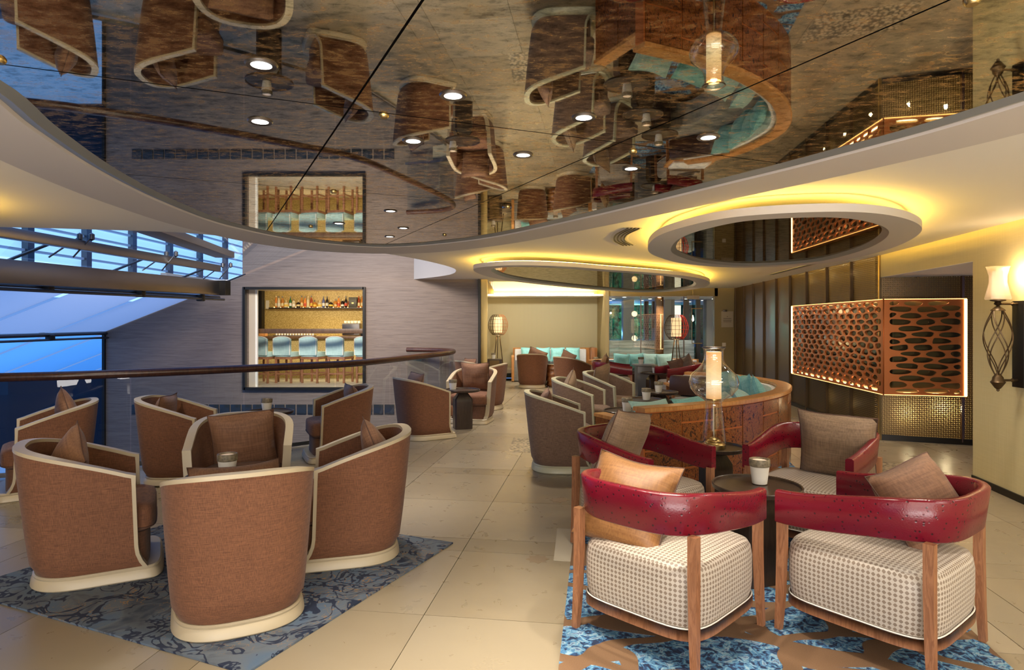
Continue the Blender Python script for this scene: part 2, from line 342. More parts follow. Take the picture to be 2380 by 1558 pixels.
# ---------------------------------------------------------------- geometry helpers
class MB:
    def __init__(s): s.v = []; s.f = []; s.uv = None
    def add(s, vs, fs):
        o = len(s.v); s.v += [tuple(p) for p in vs]; s.f += [tuple(i + o for i in f) for f in fs]; return s
    def box(s, c, d, rz=0, bev=0, tilt=None):
        if bev:
            bm = bmesh.new(); bmesh.ops.create_cube(bm, size=1)
            for w in bm.verts: w.co = Vector((w.co.x * d[0], w.co.y * d[1], w.co.z * d[2]))
            bmesh.ops.bevel(bm, geom=bm.edges[:], offset=bev, segments=2, affect='EDGES', profile=.6)
            vs = [w.co.copy() for w in bm.verts]; bm.verts.index_update(); fs = [[w.index for w in f.verts] for f in bm.faces]; bm.free()
        else:
            vs = [Vector((x * d[0] / 2, y * d[1] / 2, z * d[2] / 2)) for x in (-1, 1) for y in (-1, 1) for z in (-1, 1)]
            fs = [(0, 1, 3, 2), (4, 6, 7, 5), (0, 4, 5, 1), (2, 3, 7, 6), (0, 2, 6, 4), (1, 5, 7, 3)]
        m = Matrix.Rotation(rz, 3, 'Z')
        if tilt: m = m @ Euler(tilt).to_matrix()
        return s.add([m @ p + Vector(c) for p in vs], fs)
    def lathe(s, prof, c=(0, 0, 0), n=24, cap=True):
        vs = []; fs = []; k = len(prof)
        for r, z in prof:
            for i in range(n):
                a = 2 * PI * i / n; vs.append((c[0] + r * math.cos(a), c[1] + r * math.sin(a), c[2] + z))
        for j in range(k - 1):
            for i in range(n):
                i2 = (i + 1) % n; fs.append((j * n + i, j * n + i2, (j + 1) * n + i2, (j + 1) * n + i))
        if cap:
            if prof[0][0] > 1e-6: fs.append(tuple(range(n))[::-1])
            if prof[-1][0] > 1e-6: fs.append(tuple((k - 1) * n + i for i in range(n)))
        return s.add(vs, fs)
    def tube(s, path, r, n=8, closed=False, rb=None, up=(0, 0, 1)):
        P = [Vector(p) for p in path]; k = len(P); vs = []; fs = []; rb = rb or r
        prev = None
        for i, p in enumerate(P):
            a = P[(i - 1) % k] if closed or i > 0 else p; b = P[(i + 1) % k] if closed or i < k - 1 else p
            t = (b - a).normalized()
            if prev is None:
                u = Vector(up); u = u - t * u.dot(t)
                if u.length < 1e-3: u = Vector((1, 0, 0)) - t * t.x
            else: u = prev - t * prev.dot(t)
            u.normalize(); prev = u; w = t.cross(u)
            for j in range(n):
                g = 2 * PI * j / n + (PI / 4 if n == 4 else 0)
                vs.append(p + w * (r * math.cos(g)) + u * (rb * math.sin(g)))
        for i in range(k if closed else k - 1):
            i2 = (i + 1) % k
            for j in range(n):
                j2 = (j + 1) % n; fs.append((i * n + j, i * n + j2, i2 * n + j2, i2 * n + j))
        if not closed: fs.append(tuple(range(n))[::-1]); fs.append(tuple((k - 1) * n + j for j in range(n)))
        return s.add(vs, fs)
    def prism(s, poly, z0, z1):
        n = len(poly); vs = [(p[0], p[1], z0) for p in poly] + [(p[0], p[1], z1) for p in poly]
        if sum(poly[i][0] * poly[(i + 1) % n][1] - poly[(i + 1) % n][0] * poly[i][1] for i in range(n)) < 0:
            vs = vs[:n][::-1] + vs[n:][::-1]
        fs = [tuple(range(n))[::-1], tuple(range(n, 2 * n))] + [(i, (i + 1) % n, n + (i + 1) % n, n + i) for i in range(n)]
        return s.add(vs, fs)
    def grid(s, rows, closed_u=False):
        n = len(rows[0]); vs = [p for r in rows for p in r]; fs = []
        for j in range(len(rows) - 1):
            for i in range(n if closed_u else n - 1):
                i2 = (i + 1) % n; fs.append((j * n + i, j * n + i2, (j + 1) * n + i2, (j + 1) * n + i))
        return s.add(vs, fs)
    def mesh(s, name, mat, smooth=True, angle=40):
        me = bpy.data.meshes.new(name); me.from_pydata([tuple(p) for p in s.v], [], s.f)
        bm = bmesh.new(); bm.from_mesh(me); bmesh.ops.remove_doubles(bm, verts=bm.verts[:], dist=1e-5); bmesh.ops.recalc_face_normals(bm, faces=bm.faces[:])
        if smooth:
            ca = math.cos(R(angle))
            for f in bm.faces: f.smooth = True
            for e in bm.edges:
                if len(e.link_faces) == 2 and e.link_faces[0].normal.dot(e.link_faces[1].normal) < ca: e.smooth = False
        bm.to_mesh(me); bm.free()
        me.materials.append(mat); return me
    def obj(s, name, mat, parent=None, **k):
        return link(name, s.mesh(name, mat, **k), parent)

def link(name, me, parent=None):
    o = bpy.data.objects.new(name, me); COL.objects.link(o)
    if parent: o.parent = parent
    return o
def tag(o, label=None, cat=None, group=None, kind=None):
    if label: o['label'] = label
    if cat: o['category'] = cat
    if group: o['group'] = group
    if kind: o['kind'] = kind
    return o
def thing(name, label, cat, loc=(0, 0, 0), rz=0, group=None):
    o = bpy.data.objects.new(name, None); COL.objects.link(o); o.empty_display_size = .1
    o.location = loc; o.rotation_euler = (0, 0, rz)
    return tag(o, label, cat, group)
def dup(root, loc=None, rz=None, label=None, group=None):
    def cp(o, par):
        c = o.copy(); COL.objects.link(c); c.parent = par
        for ch in KIDS.get(o.name, []): cp(ch, c)
        return c
    def fill(o):
        KIDS[o.name] = list(o.children)
        for c in o.children: fill(c)
    KIDS = {}
    fill(root)
    r = cp(root, None)
    if loc is not None: r.location = loc
    if rz is not None: r.rotation_euler = (0, 0, rz)
    if label: r['label'] = label
    if group: r['group'] = group
    return r
def struct(o): o['kind'] = 'structure'; return o
def face(fx, fy): return math.atan2(-fx, fy)
def catmull(P, n=8, closed=False):
    P = [Vector(p) for p in P]; k = len(P); out = []
    for i in range(k if closed else k - 1):
        p1, p2 = P[i], P[(i + 1) % k]
        p0 = P[(i - 1) % k] if closed or i > 0 else p1 * 2 - p2
        p3 = P[(i + 2) % k] if closed or i < k - 2 else p2 * 2 - p1
        for j in range(n):
            t = j / n
            out.append(.5 * ((2 * p1) + (p2 - p0) * t + (2 * p0 - 5 * p1 + 4 * p2 - p3) * t * t + (3 * p1 - p0 - 3 * p2 + p3) * t ** 3))
    if not closed: out.append(P[-1])
    return out
def normals2(P, closed):
    k = len(P); out = []
    for i in range(k):
        a = P[(i - 1) % k] if closed or i > 0 else P[i]; b = P[(i + 1) % k] if closed or i < k - 1 else P[i]
        d = (b - a); d = Vector((d.x, d.y)).normalized(); out.append(Vector((d.y, -d.x)))
    return out
def flat(name, mat, loops, z, parent=None, up=True):
    """polygon with holes at height z"""
    L = [[Vector((p[0], p[1], 0)) for p in l] for l in loops]
    tri = tessellate_polygon(L); vs = [(p.x, p.y, z) for l in L for p in l]
    me = bpy.data.meshes.new(name); me.from_pydata(vs, [], [tuple(t) for t in tri]); bm = bmesh.new(); bm.from_mesh(me)
    for f in bm.faces:
        if (f.normal.z > 0) != up: f.normal_flip()
    bm.to_mesh(me); bm.free(); me.materials.append(mat); return link(name, me, parent)
def clip(poly, nx, ny, d):
    out = []
    for i in range(len(poly)):
        a, b = poly[i], poly[(i + 1) % len(poly)]
        da = a[0] * nx + a[1] * ny - d; db = b[0] * nx + b[1] * ny - d
        if da >= 0: out.append(a)
        if (da >= 0) != (db >= 0):
            t = da / (da - db); out.append((a[0] + (b[0] - a[0]) * t, a[1] + (b[1] - a[1]) * t))
    return out

CEIL, MIR = 2.36, 2.31
# the gallery edge follows the handrail
RAIL = [(-9.0, 5.3), (-6.2, 5.75), (-4.73, 6.2), (-4.2, 6.46), (-3.44, 6.98), (-2.57, 7.74), (-2.02, 8.3), (-1.58, 9.5), (-1.24, 10.6), (-1.08, 11.3), (-1.12, 11.85), (-1.45, 12.2), (-2.05, 12.38)]
RAILC = catmull([(x, y, 0) for x, y in RAIL], 6)
# ---------------------------------------------------------------- floor
edge = [(p.x - .0, p.y + .06) for p in RAILC][:-5] + [(-1.3, 12.6), (-.5, 12.6), (-.5, 12.75), (-.9, 17.2), (8.5, 17.2), (8.5, -3), (-9, -3)]
fl = MB(); fl.prism(edge, -.30, -.012); struct(fl.obj('floor', M['stone'], smooth=False)); floor = bpy.data.objects['floor']
ang = R(-8); ux = Vector((math.cos(ang), math.sin(ang))); uy = Vector((-math.sin(ang), math.cos(ang)))
cols = []; x = -9.6; i = 0
while x < 9:
    w = .24 if i % 3 == 2 else .86; cols.append((x, w)); x += w; i += 1
rows = []; y = -4.0; j = 0
while y < 18.5:
    h = .24 if j % 3 == 2 else .92; rows.append((y, h)); y += h; j += 1
slabs = {}
def inside_floor(px, py):
    c = False; n = len(edge)
    for a in range(n):
        x1, y1 = edge[a]; x2, y2 = edge[(a + 1) % n]
        if (y1 > py) != (y2 > py) and px < (x2 - x1) * (py - y1) / (y2 - y1) + x1: c = not c
    return c
for (x, w) in cols:
    for (y, h) in rows:
        cs = [(ux * (x + w * a) + uy * (y + h * b)) for a, b in ((0, 0), (1, 0), (1, 1), (0, 1))]
        mid = sum(cs, Vector((0, 0))) / 4
        if mid.y < 1.2 or abs(mid.x) > 1.1 * mid.y + .6 or mid.x > 5.9: continue
        if not all(inside_floor(c.x, c.y) for c in cs): continue
        key = (w, h)
        if key not in slabs:
            m = MB().box((w / 2, h / 2, -.006), (w - .004, h - .004, .012)); slabs[key] = m.mesh('slab', M['stone'] if w > .5 and h > .5 else M['stone_strip'], smooth=False)
        o = link('slab', slabs[key], floor); p = cs[0]; o.location = (p.x, p.y, 0); o.rotation_euler = (0, 0, ang)
# a pale strip between the two rugs, mosaic inlays, medallions
def inlay(name, poly, mat, label=None):
    o = MB().prism(poly, -.002, .002).obj(name, mat, floor, smooth=False)
    if label: o['label'] = label
inlay('pale_slab', [(.262, 4.0), (.49, 3.96), (.56, 4.58), (.33, 4.62)], M['stone_light'])
inlay('mosaic_inlay', [(-.05, 7.35), (.35, 7.3), (.42, 8.2), (.02, 8.25)], M['pebble'])
inlay('mosaic_inlay', [(3.1, 6.4), (4.0, 6.15), (4.1, 6.75), (3.2, 7.1)], M['pebble'])
for (cx_, cy_, r_) in ((.40, 5.36, .085), (.163, 4.02, .075)):
    pts = [(cx_ + r_ * (1 if k % 2 == 0 else .72) * math.cos(k * PI / 8), cy_ + r_ * (1 if k % 2 == 0 else .72) * math.sin(k * PI / 8)) for k in range(16)]
    inlay('medallion', pts, M['medal'])
# slab edge of the gallery and lower level
struct(MB().box((-5.2, 9.2, -3.25), (16, 8, .1)).obj('floor_lower', M['dark_void'], smooth=False))

# ---------------------------------------------------------------- big walls
WL = lambda Y: 4.715 + .111 * (Y - 8.13)      # panelled wall
SW = lambda Y: 4.357 + .167 * (Y - 6.0)       # sconce wall
# taupe wall with the bar window: x -8.08..-0.62 at y 12.6
w = MB()
WX0, WX1, BZ0, BZ1, BX0, BX1 = -8.08, -.66, .195, 2.175, -5.30, -2.935
def wallbox(x0, x1, z0, z1, y=12.62, th=.16): w.box(((x0 + x1) / 2, y + th / 2, (z0 + z1) / 2), (x1 - x0, th, z1 - z0))
w.add([(x, y_, z) for y_ in (12.62, 12.78) for x, z in ((WX0, -3.2), (BX0, -3.2), (BX0, 3.7), (-5.36, 3.7), (-5.36, 2.42), (WX0, 1.34))], [(0, 1, 2, 3, 4, 5), (11, 10, 9, 8, 7, 6)] + [(i, i + 6, (i + 1) % 6 + 6, (i + 1) % 6) for i in range(6)]); wallbox(BX1, WX1, -3.2, 3.7); wallbox(BX0, BX1, -3.2, BZ0); wallbox(BX0, BX1, BZ1, 3.7)
wb = struct(w.obj('wall_back', M['taupe'], smooth=False))
# row of dark square grilles low on that wall
gm = None
for k in range(24):
    g = MB().box((-7.45 + k * .218, 12.612, -.225), (.19, .03, .19), bev=.006)
    if gm is None: gm = g.mesh('grille_tile', simple('grille_glass', (.03, .035, .04), .15, .3)); gm_obj = None
    o = link('grille_tile', gm, wb); o.location = (k * .218, 0, 0)
# bar window frame
f = MB()
for (a, b, c, d) in ((BX0 - .03, BX0 + .02, BZ0 - .03, BZ1 + .03), (BX1 - .02, BX1 + .03, BZ0 - .03, BZ1 + .03)): f.box(((a + b) / 2, 12.59, (c + d) / 2), (b - a, .09, d - c))
for z in (BZ0 - .005, BZ1 + .005): f.box(((BX0 + BX1) / 2, 12.59, z), (BX1 - BX0, .09, .05))
struct(f.obj('window_1', M['black'], smooth=False))
# end trim of the taupe wall, gold strip
struct(MB().box((-.645, 12.66, 1.18), (.05, .30, 2.36)).obj('trim_1', M['black'], smooth=False))
struct(MB().box((-.555, 12.72, 1.18), (.12, .2, 2.36)).obj('trim_2', simple('gold_trim', (.46, .34, .12), .4, .4), smooth=False))
struct(MB().prism([(-.61, 12.8), (-.51, 12.8), (-.80, 17.2), (-.90, 17.2)], 0, 2.6).obj('wall_alcove', M['olive'], smooth=False))
# alcove back wall
struct(MB().box((.75, 17.30, 1.32), (3.3, .16, 2.64)).obj('wall_far', M['olive'], smooth=False))
struct(MB().box((.86, 17.13, 2.265), (2.8, .16, .03)).obj('trim_3', M['silk'], smooth=False))
MB().box((.86, 17.16, 2.29), (2.7, .05, .015)).obj('led_strip', M['cove'], bpy.data.objects['trim_3'], smooth=False)
# recess roof over the alcove
struct(MB().box((.9, 15.3, 2.68), (3.2, 4.2, .06)).obj('ceiling_alcove', M['white_paint'], smooth=False))
# glazed wall to the pool terrace (y 15.9)
wm = MB()
wm.box((2.36, 16.5, 1.32), (.09, 1.5, 2.64)); wm.box((3.75, 15.95, 2.265), (2.8, .14, .21)); wm.box((5.42, 15.95, 1.18), (.70, .14, 2.36))
struct(wm.obj('wall_terrace', simple('ochre_wall', (.34, .27, .13), .55), smooth=False))
for k, (xa, xb) in enumerate(((2.42, 3.22), (3.22, 4.30), (4.30, 5.07))):
    g = MB().box(((xa + xb) / 2, 15.92, 1.08), (xb - xa - .02, .012, 2.12)).obj('door_%d' % (k + 1), M['door_glass'], smooth=False); struct(g)
    MB().box((xa + .01, 15.92, 1.08), (.022, .03, 2.14)).obj('glass_edge', M['steel'], g, smooth=False)
hd = MB(); hd.box((4.62, 15.86, 1.85), (.26, .03, .022)); hd.box((4.62, 15.86, .98), (.26, .03, .022)); hd.tube([(4.5, 15.86, .98), (4.5, 15.86, 1.85)], .009, 6)
hd.obj('door_handle', M['brass'], bpy.data.objects['door_3'])
# panelled wall: bronze sheets between mullions
wp = struct(MB().add([(WL(8.4) + .22, 8.4, 0), (WL(16) + .22, 16, 0), (WL(16) + .22, 16, 2.4), (WL(8.4) + .22, 8.4, 2.4)], [(0, 1, 2, 3)]).obj('wall_right', M['perf_back'], smooth=False))
def uvpanel(name, p0, p1, z0, z1, mat, parent):
    me = bpy.data.meshes.new(name); me.from_pydata([(p0[0], p0[1], z0), (p1[0], p1[1], z0), (p1[0], p1[1], z1), (p0[0], p0[1], z1)], [], [(0, 1, 2, 3)])
    u = me.uv_layers.new(name='UVMap'); L = math.hypot(p1[0] - p0[0], p1[1] - p0[1])
    for i, c in enumerate(((0, z0), (L, z0), (L, z1), (0, z1))): u.data[i].uv = c
    me.materials.append(mat); return link(name, me, parent)
Ys = [8.13, 8.97, 9.87, 10.76, 11.62, 12.45, 13.3, 14.12, 14.95, 15.75, 15.9]
for a, b in zip(Ys, Ys[1:]):
    if b - a > .3:
        uvpanel('bronze_panel', (WL(a), a), (WL(b), b), .06, CEIL, M['perf'] if a < 11.6 else M['bronze_panel'], wp)
    MB().box((WL(b) - .015, b, 1.18), (.04, .035, 2.36), face(.111, 1)).obj('mullion', M['bronze'], wp, smooth=False)
MB().box(((WL(8.1) + WL(16)) / 2 - .01, 12.05, .03), (.03, 7.9, .06), face(.111, 1)).obj('baseboard', M['black'], wp, smooth=False)
# recess wall of perforated sheets
A, B = Vector((4.715, 8.13)), Vector((6.3, 7.49))
wr = struct(MB().add([(A.x + .05, A.y + .2, 0), (B.x + .05, B.y + .2, 0), (B.x + .05, B.y + .2, 2.4), (A.x + .05, A.y + .2, 2.4)], [(0, 1, 2, 3)]).obj('wall_recess', M['perf_back'], smooth=False))
prev = A
for t_ in (0.47, .73, 1.0):
    p = A + (B - A) * (t_ if t_ > .5 else .5)
    if t_ == .47: p = A + (B - A) * .515
    uvpanel('perforated_panel', prev, p, .07, 2.30, M['perf'], wr); MB().box((p.x, p.y - .01, 1.18), (.03, .03, 2.3)).obj('mullion', M['bar_wood'], wr, smooth=False); prev = p
d = (B - A).normalized(); MB().box(((A.x + B.x) / 2, (A.y + B.y) / 2 - .01, .035), ((B - A).length, .03, .07), math.atan2(d.y, d.x)).obj('baseboard', M['black'], wr, smooth=False)
MB().box((A.x - .012, A.y - .015, 1.18), (.03, .03, 2.36)).obj('corner_bead', M['brass'], wr, smooth=False)
# lights washing the backing behind the perforated sheets
for (x, y, z, e) in ((5.05, 8.08, .34, 3), (5.42, 7.93, .42, 4), (5.15, 8.04, 2.1, 3), (5.6, 7.86, 2.1, 3), (4.86, 8.7, 2.2, .5), (4.98, 9.5, 2.25, .4), (5.07, 10.3, 2.25, .4), (5.18, 11.2, 2.25, .3), (4.86, 8.6, .3, .3), (4.98, 9.5, .3, .3), (5.07, 10.3, .3, .2)):
    point('niche_light', (x, y, z), e * 1.6, (1, .80, .45), .02)
# sconce wall and its lintel over the recess
ws = MB()
def wallseg(p0, p1, z0, z1, th=.2):
    p0 = Vector(p0); p1 = Vector(p1); d = (p1 - p0).normalized(); n = Vector((d.y, -d.x)) * th
    ws.prism([p0, p1, p1 + n, p0 + n], z0, z1)
wallseg((SW(-3), -3), (SW(6), 6), 0, CEIL); wallseg((SW(6), 6), (WL(8.13) - .005, 8.13), 2.08, CEIL)
struct(ws.obj('wall_sconce', M['silk'], smooth=False))
struct(MB().prism([(SW(6), 6), (WL(8.13), 8.13), (6.6, 8.2), (6.6, 5.5), (4.5, 5.9)], 2.075, 2.12).obj('ceiling_recess', M['white_paint'], smooth=False))
struct(MB().box((5.4, 5.9, 1.1), (2.1, .12, 2.2)).obj('wall_recess_side', M['silk'], smooth=False))
bb = MB(); bb.prism([(SW(-3) - .015, -3), (SW(6) - .015, 6.0), (SW(6), 6.0), (SW(-3), -3)], 0, .06); struct(bb.obj('baseboard_right', M['black'], smooth=False))
# walls behind the camera
struct(MB().box((0, -3.0, 1.2), (9, .1, 2.5)).obj('wall_rear', M['silk'], smooth=False))
struct(MB().box((-9.05, .9, 1.2), (.1, 8, 2.5)).obj('wall_left', M['silk'], smooth=False))

# ---------------------------------------------------------------- ceiling
ce = [(-9.1, 5.4), (-6.5, 5.55), (-4.62, 5.72), (-3.9, 5.86), (-3.18, 6.06), (-2.77, 6.43), (-2.2, 7.0), (-1.75, 7.6), (-1.40, 8.3), (-1.15, 9.0), (-.96, 9.8), (-.92, 10.4), (-1.05, 11.2), (-1.4, 11.9), (-1.95, 12.62)]
cec = [(p.x, p.y) for p in catmull([(a, b, 0) for a, b in ce], 5)]
outer = cec + [(-.5, 12.64), (-.5, 17.3), (6.0, 17.3), (6.0, -3), (-9.1, -3)]
hole = [(-.5 + .02, 13.3), (2.32, 13.3), (2.32, 17.2), (-.48, 17.2)]
cl = struct(flat('ceiling', M['white_paint'], [outer, hole], CEIL, up=False))
fa = MB(); fa.grid([[(x, y, CEIL) for x, y in cec], [(x, y, CEIL + .45) for x, y in cec]]); fa.obj('fascia', simple('fascia_paint', (.40, .38, .36), .7), cl)
fa = MB(); L_ = hole + [hole[0]]; fa.grid([[(x, y, CEIL) for x, y in L_], [(x, y, CEIL + .3) for x, y in L_]]); fa.obj('recess_edge', M['white_paint'], cl, smooth=False)
# terrace-side ceiling beyond the glass
struct(MB().box((5, 20.3, 2.20), (12, 8.4, .05)).obj('ceiling_terrace', M['white_paint'], smooth=False))

# mirrored disc
inn = catmull([(x, y, 0) for x, y in [(-1.706, 2.11), (-1.89, 2.65), (-2.095, 3.385), (-2.24, 4.28), (-2.256, 5.24), (-1.95, 6.15), (-1.31, 6.60), (-.368, 6.0), (.438, 4.855), (1.13, 3.65), (1.49, 2.99), (1.745, 2.39), (1.93, 1.5), (1.85, .5), (1.4, -.5), (.4, -1.1), (-.7, -1.0), (-1.4, -.3), (-1.66, .7), (-1.68, 1.4)]], 6, True)
nn = normals2(inn, True)
cen = sum(inn, Vector()) / len(inn)
sg = 1 if (Vector((inn[0].x, inn[0].y)) + nn[0] * .1 - Vector((cen.x, cen.y))).length > (Vector((inn[0].x, inn[0].y)) - Vector((cen.x, cen.y))).length else -1
def off(d): return [(p.x + n.x * sg * (d(i) if callable(d) else d), p.y + n.y * sg * (d(i) if callable(d) else d)) for i, (p, n) in enumerate(zip(inn, nn))]
def wid(i):
    k = i / 6; return .46 + .30 * math.exp(-((k - 5.6) / 1.1) ** 2)
disc = thing('ceiling_disc', 'large oval dropped disc of aged bronze mirror hung over the whole foreground', 'ceiling panel', (0, 0, MIR))
def ringmesh(name, a, b, z0, z1, mat, parent):
    m = MB(); m.grid([[(x, y, z0) for x, y in a + a[:1]], [(x, y, z1) for x, y in b + b[:1]]]); return m.obj(name, mat, parent)
ringmesh('moulding', off(.0), off(.045), .0, -.016, M['rim_grey'], disc)
ringmesh('moulding', off(.045), off(.085), -.016, -.006, M['rim_grey'], disc)
m = MB(); m.grid([[(x, y, z) for x, y in o_ + o_[:1]] for o_, z in ((off(.085), -.006), (off(.095), -.016), (off(wid), -.016), (off(wid), .05))]); m.obj('border_band', M['band_paint'], disc, angle=30)
ringmesh('led_strip', off(lambda i: wid(i) - .12), off(lambda i: wid(i) - .09), .045, .045, simple('dim_cove', (1, .7, .3), .5, 0, (1, .55, .12), .0), disc)
poly = [(p.x, p.y) for p in inn]
du = Vector((.90, .436)); dv = Vector((-.385, .923))
o0 = Vector((-.615, 2.40))
us = [-3.6, -2.4, -1.2, 0, 1.19, 2.4, 3.6]; vs_ = [-4.6, -3.05, -1.52, 0, 1.56, 3.1, 4.6]
ou, ov = o0.dot(du), o0.dot(dv)
for a, b in zip(us, us[1:]):
    for c, d_ in zip(vs_, vs_[1:]):
        g = .004
        q = clip(poly, du.x, du.y, ou + a + g); q = clip(q, -du.x, -du.y, -(ou + b - g)) if q else q
        q = clip(q, dv.x, dv.y, ov + c + g) if q else q; q = clip(q, -dv.x, -dv.y, -(ov + d_ - g)) if q else q
        if len(q) > 2:
            flat('mirror_tile', M['mirror'], [q], 0, disc, up=False)
flat('backing', M['black'], [poly], .008, disc, up=False)
for a in us[1:-1]:
    for c in vs_[1:-1]:
        p = du * (ou + a) + dv * (ov + c)
        s_ = clip([(p.x, p.y)], 1, 0, -9)
        ins = False; n_ = len(poly)
        for e_ in range(n_):
            x1, y1 = poly[e_]; x2, y2 = poly[(e_ + 1) % n_]
            if (y1 > p.y) != (y2 > p.y) and p.x < (x2 - x1) * (p.y - y1) / (y2 - y1) + x1: ins = not ins
        if ins: MB().lathe([(.014, -.012), (.02, -.004), (.02, 0)], (p.x, p.y, 0), 12).obj('fixing_stud', M['brass'], disc)
# downlights
dl = None
DL = [((-.786, 1.99), 'over the left tub chairs, nearest the camera'), ((-1.012, 2.55), 'over the left tub chairs, second one out'), ((-.21, 2.26), 'near the middle seam, closest to the camera'), ((-.44, 2.825), 'near the middle seam, just behind the closest'), ((.283, 2.5), 'left of the reflected glass lamp'), ((.857, 2.77), 'beside the reflected round sofa'), ((.054, 3.06), 'in the bright patch at the middle'), ((.625, 3.33), 'above the reflected red chairs'), ((-.88, 4.6), 'first of the far small cluster'), ((-.93, 5.43), 'rightmost of the far small cluster'), ((-1.15, 5.97), 'nearest the tip of the disc'), ((-1.41, 5.17), 'leftmost of the far small cluster')]
DPOW = [34, 34, 36, 36, 40, 50, 40, 36, 30, 30, 30, 26]
for (pos, lab), pw in zip(DL, DPOW):
    if dl is None:
        dl = thing('downlight', 'round recessed downlight in the mirrored disc, ' + lab, 'light', (*pos, MIR), 0, 'downlights in the mirrored disc')
        MB().lathe([(.032, -.004), (.046, -.006), (.05, 0)], n=24, cap=False).obj('trim_ring', M['steel'], dl)
        MB().lathe([(0, -.003), (.034, -.003)], n=20, cap=False).obj('lens', M['downlight'], dl)
    else: dup(dl, (*pos, MIR), 0, 'round recessed downlight in the mirrored disc, ' + lab)
    spot('downlight_beam', (*pos, MIR - .02), pw * 1.75, (1, .90, .76), 68, rad=.03)
for x in (-.2, .8, 1.8): spot('recess_fill', (x, 15.9, 2.6), 60, (1, .92, .78), 120, rot=(30, 0, 0)); spot('wall_fill', (x, 14.3, 2.45), 58, (1, .93, .80), 100, rot=(62, 0, 0))  # added spots without fittings, brighten the olive wall and far sofa
# added fill spots below the ceiling, no fittings, mostly over the deeper room
for k, (x, y, pw) in enumerate(((.1, 7.2, 75), (-.1, 9.6, 75), (1.0, 10.6, 60), (2.2, 3.4, 40), (2.6, 2.0, 26), (4.0, 8.8, 40), (3.6, 11.2, 40), (-.1, 12.8, 80), (1.6, 8.2, 30), (2.9, 5.2, 26), (1.9, 14.6, 70), (4.2, 13.8, 60), (-3.4, 5.2, 36), (.5, 14.6, 40), (3.7, 5.0, 26), (3.5, 3.2, 26), (4.2, 7.0, 30))):
    spot('fill_spot', (x, y, CEIL - .16), pw * 1.2, (1, .90, .76), 130, rad=.06)

# dropped rings with cove light
def drop_ring(name, label, P, zr, zf, powr, inner_scale, mirror_label):
    pts = catmull([(x, y, 0) for x, y in P], 8, True); n_ = normals2(pts, True); c = sum(pts, Vector()) / len(pts)
    c2 = Vector((c.x, c.y)); p0 = Vector((pts[0].x, pts[0].y)); s = 1 if (p0 + n_[0] * .1 - c2).length > (p0 - c2).length else -1
    def o(d): return [(p.x + q.x * s * d, p.y + q.y * s * d) for p, q in zip(pts, n_)]
    t = thing(name, label, 'ceiling light', (0, 0, zr))
    W = inner_scale
    m = MB(); m.grid([[(x, y, z) for x, y in l + l[:1]] for l, z in ((o(-W), 0), (o(0), 0), (o(0), zf), (o(-.03), zf), (o(-.05), zf - .02))]); m.obj('border_band', M['ring_paint'], t, angle=30)
    m = MB(); m.grid([[(x, y, z) for x, y in l + l[:1]] for l, z in ((o(-W), 0), (o(-W - .02), .006), (o(-W - .035), .02), (o(-W - .05), .03))]); m.obj('moulding', M['rim_grey'], t)
    flat('mirror', M['ring_mirror'], [o(-W - .045)], .03, t, up=False)
    flat('backing', M['black'], [o(-.02)], .045, t, up=True)
    l = o(-.10); l2 = o(-.14); m = MB(); m.grid([[(x, y, .05) for x, y in l + l[:1]], [(x, y, .07) for x, y in l + l[:1]]])
    m.obj('led_strip', M['cove'], t)
    return t
drop_ring('ceiling_ring', 'oval dropped ring with dark mirror and yellow cove glow, nearer one at right', [(1.387, 6.44), (1.22, 5.5), (1.276, 4.85), (1.53, 4.32), (2.097, 4.12), (2.60, 4.3), (3.12, 4.83), (3.50, 5.6), (3.75, 6.5), (3.83, 7.5), (3.5, 8.1), (2.85, 8.28), (2.14, 7.8), (1.7, 7.15)], 2.22, .055, 1, .22, '')
drop_ring('ceiling_ring', 'long oval dropped ring with yellow cove glow over the far seating', [(-.52, 8.56), (-.25, 8.1), (.2, 7.98), (.75, 8.2), (1.35, 8.68), (2.1, 9.25), (2.8, 9.95), (3.4, 11.0), (3.8, 12.3), (3.95, 13.6), (3.65, 14.9), (3.0, 15.1), (2.2, 14.4), (1.35, 13.3), (.4, 11.8), (-.15, 10.7), (-.45, 9.6)], 2.22, .055, 1, .24, '')
# added point light for the left cove glow (outside the frame at left)
point('cove_fill', (-3.15, 2.95, 2.30), 5, (1, .6, .12), .05)
# ceiling fittings
v = thing('air_vent', 'curved slotted air grille in the white ceiling between the two rings', 'vent', (0, 0, CEIL))
va = catmull([(1.10, 5.75, 0), (1.06, 6.15, 0), (1.12, 6.6, 0), (1.28, 7.0, 0)], 5); vn = normals2(va, False)
vo = lambda d, z: [(p.x + n.x * d, p.y + n.y * d, z) for p, n in zip(va, vn)]
m = MB(); m.grid([vo(-.09, -.001), vo(-.08, -.006), vo(.08, -.006), vo(.09, -.001)]); m.obj('frame', M['ring_paint'], v)
for k in range(4): MB().tube(vo(-.051 + .034 * k, -.007), .009, 4).obj('slot', M['black'], v)
v = tag(MB().box((0, 0, 0), (.09, 2.3, .006)).obj('slot_diffuser', M['rim_grey'], smooth=False), 'long thin slot air diffuser in the ceiling beside the bronze wall', 'vent'); v.location = (4.5, 10.2, CEIL - .004); v.rotation_euler = (0, 0, face(.111, 1))
for k, (x, y, lab) in enumerate(((3.05, 8.55, 'small white sprinkler head on the ceiling below the nearer ring'),)):
    s_ = thing('sprinkler', lab, 'sprinkler', (x, y, CEIL)); MB().lathe([(.03, -.006), (.03, 0)], n=16).obj('escutcheon', M['cup_white'], s_); MB().lathe([(.02, -.045), (.018, -.038), (.006, -.034), (.008, -.006)], n=12).obj('head', M['cup_white'], s_)
